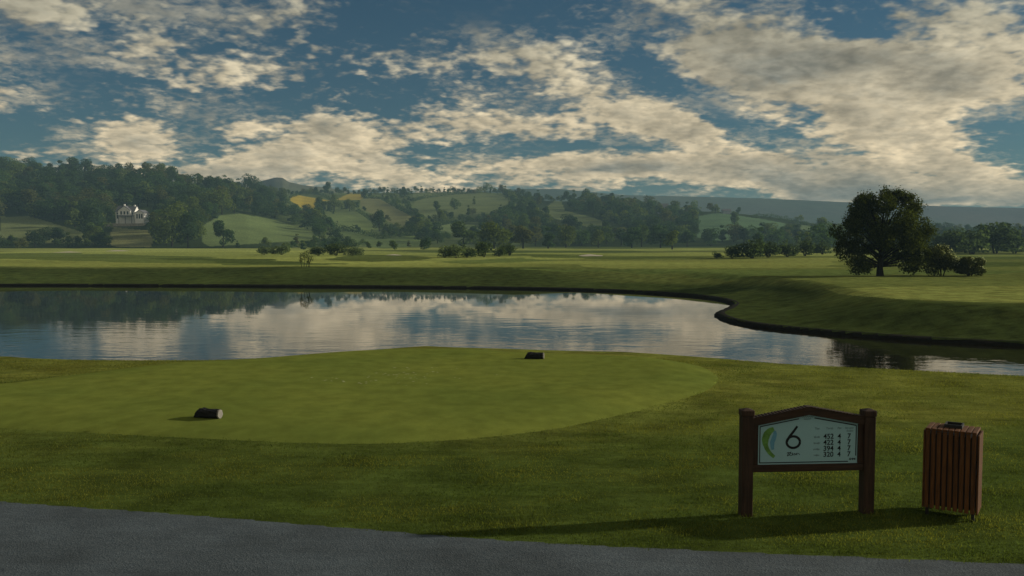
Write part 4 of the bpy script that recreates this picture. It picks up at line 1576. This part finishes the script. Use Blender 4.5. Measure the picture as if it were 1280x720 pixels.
# ------------------------------------------------------------------ litter bin
def litter_bin():
    X, Y, Z = ground_at(1189, 643)[0]
    th = math.radians(-33.5)          # turned so that its right side shows
    root = empty('litter_bin', (X, Y, Z))
    root.rotation_euler = (0, 0, th)
    tag(root, 'brown wooden slatted litter bin with black top slot beside the tee sign', 'litter bin')
    W, D_, z0, z1 = 0.254, 0.165, 0.085, 0.965
    n = 9
    rr = random.Random(2)
    def slats(n, half, yface, rot, name):
        m = MB()
        R = Matrix.Rotation(rot, 4, 'Z')
        pitch = 2 * half / n
        for k in range(n):
            a = -half + k * pitch + pitch * .07
            dz = rr.uniform(-.004, .004)
            m.box(a, a + pitch * .74, -yface - .018, -yface, z0 + dz, z1 - .03 + dz * .5, bev=.003, M=R)
        m.build(name, M['slat'], root)
    slats(n, W, D_, 0, 'front_slats')
    slats(n, W, D_, math.pi, 'back_slats')
    slats(6, D_ + .015, W + .002, math.pi / 2, 'side_slats')
    slats(6, D_ + .015, W + .002, -math.pi / 2, 'side_slats')
    t = MB()
    pitch = 2 * W / n
    for k in range(n):
        a = -W + k * pitch + pitch * .05
        if k in (3, 4, 5):
            t.box(a, a + pitch * .8, -D_ - .02, -.045, z1 - .026, z1, bev=.003)
            t.box(a, a + pitch * .8, .142, D_ + .02, z1 - .026, z1, bev=.003)
        else:
            t.box(a, a + pitch * .8, -D_ - .02, D_ + .02, z1 - .026, z1, bev=.003)
    t.build('lid_slats', M['slat'], root)
    o = MB()
    hw = pitch * 1.5 + .004
    for (a, b, c, d) in ((-hw, hw, -.044, -.030), (-hw, hw, .126, .140), (-hw, -hw + .014, -.0295, .1255), (hw - .014, hw, -.0295, .1255)):
        o.box(a, b, c, d, z1 - .02, z1 + .035)
    o.build('slot_rim', M['black'], root)
    l = MB()
    l.box(-W + .012, W - .012, -D_ + .012, D_ - .012, z0 + .03, z1 - .06)
    l.build('liner', M['black'], root)
    for sx in (-1, 1):
        for sy in (-1, 1):
            g = MB()
            g.box(sx * (W - .03) - .016, sx * (W - .03) + .016, sy * (D_ - .03) - .016, sy * (D_ - .03) + .016, -.08, z0 + .028)
            g.build('leg', M['black'], root)


litter_bin()


# ------------------------------------------------------------------ long grass of the rough
FEET = [tuple(v[:2]) for v in ground_at([931.5, 1086, 1156, 1219, 1189], [644, 643, 648, 650, 640])]


def blades():
    rng = np.random.default_rng(17)
    n = 420000
    # spread over the ground between the path and the water, thinning with distance
    y = 7.6 + 14.5 * rng.random(n) ** 1.5
    x = (rng.random(n) * 2 - 1) * (0.66 * y + 1.0)
    ok = poly_sdf(TEE_XY, x, y) > -np.abs(rng.normal(0, 0.10, n))
    ye = np.interp(x, PATH_EDGE[:, 0], PATH_EDGE[:, 1])
    ok &= y > ye - 0.02 + 0.05 * rng.normal(0, 1, n)
    x, y = x[ok], y[ok]
    pat = fbm(x * 1.4, y * 1.4, 3, 55)
    keep = rng.random(len(x)) < np.clip(0.8 + 0.5 * pat, .4, 1)
    x, y, pat = x[keep], y[keep], pat[keep]
    n = len(x)
    z = height(x, y) - .004
    a = rng.random(n) * 6.283
    w = rng.uniform(.003, .006, n) * (1 + .05 * np.maximum(y - 10, 0))
    h = rng.uniform(.012, .030, n) * (1 + 0.6 * np.clip(pat, -.3, .5))
    h *= np.where(rng.random(n) < 0.05, 1.9, 1.0)
    for (fx_, fy_) in FEET:
        h *= 1 + 1.3 * np.exp(-((x - fx_) ** 2 + (y - fy_) ** 2) / 0.022)
    lean = h * rng.uniform(.2, 1.0, n)
    la = rng.random(n) * 6.283
    B = np.stack([x, y, z], -1)
    U = np.stack([np.cos(a), np.sin(a), 0 * a], -1) * w[:, None]
    T = B + np.stack([np.cos(la) * lean, np.sin(la) * lean, h], -1)
    V = np.stack([B - U, B + U, T], 1).reshape(-1, 3)
    me = mesh_np('grass', V, tris=np.arange(n * 3).reshape(-1, 3))
    k = np.clip(0.5 + 1.9 * fbm(x / 1.3, y / 0.7, 3, 66) + 0.9 * fbm(x / 0.9, y / 0.22, 3, 67) + (y - 11) * .05, 0, 1)[:, None]
    c = np.array([0.058, 0.086, 0.0210]) * (1 - k) + np.array([0.122, 0.138, 0.0290]) * k
    c *= rng.uniform(.85, 1.15, n)[:, None]
    add_attr(me, 'tint', np.repeat(c, 3, 0))
    tag(obj('grass', me, M['blade']), 'short rough grass growing between the path and the pond', 'grass', kind='stuff')


blades()

# ------------------------------------------------------------------ air
o = MB()
o.box(-3700, 3700, -3700, 3700, -4.6, 122)
mh, nt = mat('haze_air')
pv = nt.new('ShaderNodeVolumePrincipled')
pv.inputs['Color'].default_value = (0.30, 0.50, 0.64, 1)
pv.inputs['Density'].default_value = 0.00033
pv.inputs['Anisotropy'].default_value = 0.0
out = nt.new('ShaderNodeOutputMaterial')
nt.l.new(pv.outputs[0], out.inputs['Volume'])
hz = o.build('haze', mh)
tag(hz, kind='stuff')

# ------------------------------------------------------------------ sun, sky, clouds
az = math.radians(90 - SUN_FWD)                     # clockwise from +y
el = math.radians(SUN_EL)
sun_dir = Vector((math.sin(az) * math.cos(el), math.cos(az) * math.cos(el), math.sin(el)))
ld = bpy.data.lights.new('sun', 'SUN')
ld.energy = 4.6
ld.angle = math.radians(1.2)
ld.color = (1.0, 0.90, 0.72)
lo = bpy.data.objects.new('sun', ld)
COL.objects.link(lo)
lo.rotation_euler = (-sun_dir).to_track_quat('-Z', 'Y').to_euler()

world = bpy.data.worlds.new('World')
scene.world = world
world.use_nodes = True
nt = NT(world.node_tree)
tc = nt.new('ShaderNodeTexCoord').outputs['Generated']
sky = nt.new('ShaderNodeTexSky', sky_type='NISHITA')
sky.sun_disc = False
sky.sun_elevation = el
sky.sun_rotation = az
sky.altitude = 100
sky.air_density, sky.dust_density, sky.ozone_density = 1.0, 0.6, 2.0
blue = nt.vmath('MULTIPLY', sky.outputs[0], (0.15, 0.265, 0.31))
sep = nt.new('ShaderNodeSeparateXYZ')
nt.l.new(tc, sep.inputs[0])
sx, sy, sz = sep.outputs
yy = nt.math('MAXIMUM', sy, 0.02)
cmb = nt.new('ShaderNodeCombineXYZ')
nt.l.new(nt.math('DIVIDE', sx, yy), cmb.inputs[0])
nt.l.new(nt.math('DIVIDE', sz, yy), cmb.inputs[1])
UV = cmb.outputs[0]                                  # bearing and height of the direction
zz = nt.math('ADD', nt.math('MAXIMUM', sz, 0.0), 0.19)
cmb2 = nt.new('ShaderNodeCombineXYZ')
nt.l.new(nt.math('DIVIDE', sx, zz), cmb2.inputs[0])
nt.l.new(nt.math('DIVIDE', sy, zz), cmb2.inputs[1])
PL = nt.vmath('SCALE', tc, scale=nt.math('DIVIDE', 1.0, nt.math('ADD', nt.math('MAXIMUM', sz, 0.0), 0.30)))                                 # position on the flat cloud layer
warp = nt.new('ShaderNodeTexNoise')
nt.l.new(PL, warp.inputs['Vector'])
warp.inputs['Scale'].default_value = 2.2
warp.inputs['Detail'].default_value = 3
wv = nt.vmath('SCALE', nt.vmath('SUBTRACT', warp.outputs['Color'], (0.5, 0.5, 0.5)), scale=0.055)
UVw = nt.vmath('ADD', UV, wv)

CLOUDS = [  # photo centre, radii, tilt in degrees, strength: where the cloud banks hang in the sky
    (60, 10, 190, 70, 0, .75), (190, 48, 90, 62, 20, .62), (300, 88, 200, 46, 8, .72), (165, 166, 130, 44, 4, .95), (2, 133, 40, 18, 0, .7),
    (305, 156, 48, 24, 12, .75), (393, 150, 75, 48, 0, .8), (380, 192, 250, 38, 4, .95), (470, 219, 430, 34, 0, .95), (350, 18, 130, 36, 12, .65),
    (590, 85, 220, 62, 14, .52), (610, 150, 290, 30, 3, .62), (760, 128, 210, 46, -22, .75), (865, 168, 130, 44, -30, .75), (720, 171, 150, 20, -8, .75),
    (690, 205, 90, 12, 0, .6), (900, 62, 170, 70, -10, .8), (1030, 85, 330, 95, -8, .9), (1180, 95, 260, 130, 0, .7), (1090, 160, 260, 62, 5, .6),
    (1010, 222, 330, 40, -3, .95), (810, 222, 240, 30, 3, .9), (1120, 243, 300, 22, -4, .8), (1240, 232, 200, 40, 0, .8), (1170, 195, 150, 44, -20, .6), (820, 4, 100, 28, 0, .55), (1235, 25, 140, 70, 0, .55),
    (60, 195, 120, 26, 8, .55), (20, 110, 90, 30, 0, .3),
    (110, 100, 130, 46, 0, -.6), (640, 25, 210, 52, -6, -.65), (900, 140, 190, 28, -31, -.95), (1255, 160, 90, 60, 0, -.75), (1075, 32, 110, 26, -8, -.75),
    (560, 22, 120, 44, 0, -.3), (340, 128, 150, 26, 4, -.6), (60, 170, 70, 24, 0, -.5), (650, 187, 150, 11, 0, -.75), (800, 186, 130, 14, -6, -.65), (250, 150, 50, 60, 0, -.4), (1010, 140, 70, 50, 0, -.35),
    (500, 130, 90, 14, 4, -.45), (70, 60, 120, 20, 5, -.35),
]
THICK = [(1010, 72, 150, 40, 0, 1.0), (1075, 226, 190, 24, -4, 1.0), (930, 100, 110, 30, 0, .4), (400, 158, 40, 26, 0, .6), (760, 222, 120, 10, 0, .6), (190, 172, 70, 20, 0, .35), (1180, 110, 150, 50, 0, .3), (490, 200, 90, 12, 0, .5)]


def blobs(lst):
    acc = None
    for (a, b, rx, ry, tilt, k) in lst:
        c, s_ = (a - 640) / F, (300 - b) / F
        mp = nt.mapping(UVw, loc=(c, s_, 0), rot=(0, 0, math.radians(tilt)), scale=(rx * 1.35 / F, ry * 1.35 / F, 1), typ='TEXTURE')
        g = nt.new('ShaderNodeTexGradient', gradient_type='QUADRATIC_SPHERE')
        nt.l.new(mp, g.inputs[0])
        w = nt.math('MULTIPLY', g.outputs['Fac'], k * 1.25) if acc is None else nt.math('MULTIPLY_ADD', g.outputs['Fac'], k * 1.25, acc)
        acc = w
    return acc


front = nt.remap(sy, 0.0, 0.35)
cov_front = blobs(CLOUDS)
cov = nt.math('ADD', nt.math('MULTIPLY', cov_front, front), nt.math('MULTIPLY', nt.math('SUBTRACT', 1.0, front), 0.62))
thick = nt.math('MULTIPLY', blobs(THICK), front)
SUNOFF = (0.012, 0.0, 0.010)


def fluff(vec):
    n1 = nt.noise(nt.mapping(vec, scale=(1, 1, 1.9)), 5.5, 5, 0.54, 0.2)
    rip = nt.noise(nt.mapping(vec, rot=(0, 0.35, 0), scale=(1, 1, 1.7)), 27.0, 2.5, 0.5, 0.1)
    return nt.math('MULTIPLY_ADD', rip, 1.40, nt.math('MULTIPLY', n1, 1.60))


f0 = fluff(PL)
f1 = fluff(nt.vmath('ADD', PL, SUNOFF))
sv = nt.new('ShaderNodeSeparateXYZ')
nt.l.new(UV, sv.inputs[0])
bandn = nt.noise(nt.mapping(UVw, scale=(4.0, 34.0, 1)), 1.0, 4, 0.55, 0.3)
bandw = nt.math('MULTIPLY', nt.remap(sv.outputs[1], 0.03, 0.15, 1.0, 0.0), front)
bands = nt.math('MULTIPLY', nt.math('SUBTRACT', bandn, 0.52), nt.math('MULTIPLY', bandw, 2.1))
dens_raw = nt.math('ADD', nt.math('ADD', nt.math('SUBTRACT', f0, 1.81), nt.math('MULTIPLY', cov, 0.90)), bands)
alpha = nt.remap(dens_raw, -0.16, 0.46, 0, 1, True)
alpha = nt.math('MULTIPLY', alpha, 0.93)
veil_n = nt.noise(nt.mapping(PL, rot=(0, -0.5, 0), scale=(1, 1, 2.0)), 40.0, 3, 0.55, 0.3)
veil_b = nt.noise(nt.mapping(PL, loc=(4, 2, 7), scale=(1, 1, 2.6)), 4.2, 4, 0.55, 0.4)
veil = nt.math('MULTIPLY', nt.remap(nt.math('MULTIPLY_ADD', veil_n, 0.55, veil_b), 0.72, 1.04, 0, 1, True), 0.56)
veil = nt.math('MULTIPLY', veil, nt.remap(cov, -0.65, -0.05, 0.12, 1.0))
alpha = nt.math('MAXIMUM', alpha, veil)
relief = nt.math('SUBTRACT', f0, f1)
g0 = nt.noise(PL, 5.0, 3, 0.5, 0.2)
g1 = nt.noise(nt.vmath('ADD', PL, (0.05, 0, 0.05)), 5.0, 3, 0.5, 0.2)
lit = nt.math('MULTIPLY', nt.remap(relief, -0.30, 0.30, 0.72, 1.22), nt.remap(nt.math('SUBTRACT', g0, g1), -0.2, 0.2, 0.66, 1.3))
low = nt.remap(sz, 0.03, 0.22)                       # warmer and brighter towards the horizon
ccol = nt.mix(low, (1.0, 0.77, 0.46), (0.46, 0.41, 0.29))
greyn = nt.noise(nt.mapping(UVw, loc=(3, 1, 0), scale=(5.0, 30.0, 1)), 1.0, 3, 0.5, 0.2)
lowgrey = nt.math('MULTIPLY', nt.remap(greyn, 0.50, 0.64, 0, 0.9), bandw)
core = nt.math('MULTIPLY', nt.math('MINIMUM', nt.math('ADD', nt.math('ADD', thick, lowgrey), nt.remap(dens_raw, 0.55, 1.1, 0, 0.4)), 1.0), nt.remap(g0, 0.3, 0.6, 0.5, 1.0))
ccol = nt.mix(nt.math('MULTIPLY', core, 0.85), ccol, (0.135, 0.145, 0.130))
ccol = nt.vmath('SCALE', ccol, scale=nt.math('MULTIPLY', lit, nt.remap(sy, 0.1, -0.6, 1.0, 1.0)))
SKY_STRENGTH = 0.1
ccol = nt.vmath('SCALE', ccol, scale=1.0 / SKY_STRENGTH)
final = nt.mix(alpha, blue, ccol)
bg = nt.new('ShaderNodeBackground')
nt.l.new(final, bg.inputs['Color'])
bg.inputs['Strength'].default_value = SKY_STRENGTH
wo = nt.new('ShaderNodeOutputWorld')
nt.l.new(bg.outputs[0], wo.inputs['Surface'])

# ------------------------------------------------------------------ camera and render
cd = bpy.data.cameras.new('camera')
cam = bpy.data.objects.new('camera', cd)
COL.objects.link(cam)
cd.sensor_width = 36
cd.lens = 36 * F / 1280
cd.clip_start, cd.clip_end = 0.1, 20000
cam.location = (0, 0, CAM_H)
cam.rotation_euler = (math.pi / 2 - PITCH, 0, 0)
scene.camera = cam

scene.render.engine = 'CYCLES'
cy_ = scene.cycles
cy_.max_bounces = 6
cy_.diffuse_bounces = 3
cy_.glossy_bounces = 3
cy_.transmission_bounces = 3
cy_.volume_bounces = 0
cy_.use_denoising = True
cy_.sample_clamp_indirect = 4
scene.view_settings.view_transform = 'Standard'
scene.view_settings.look = 'None'
scene.view_settings.exposure = 0.10
scene.view_settings.gamma = 1
scene.view_settings.use_curve_mapping = False
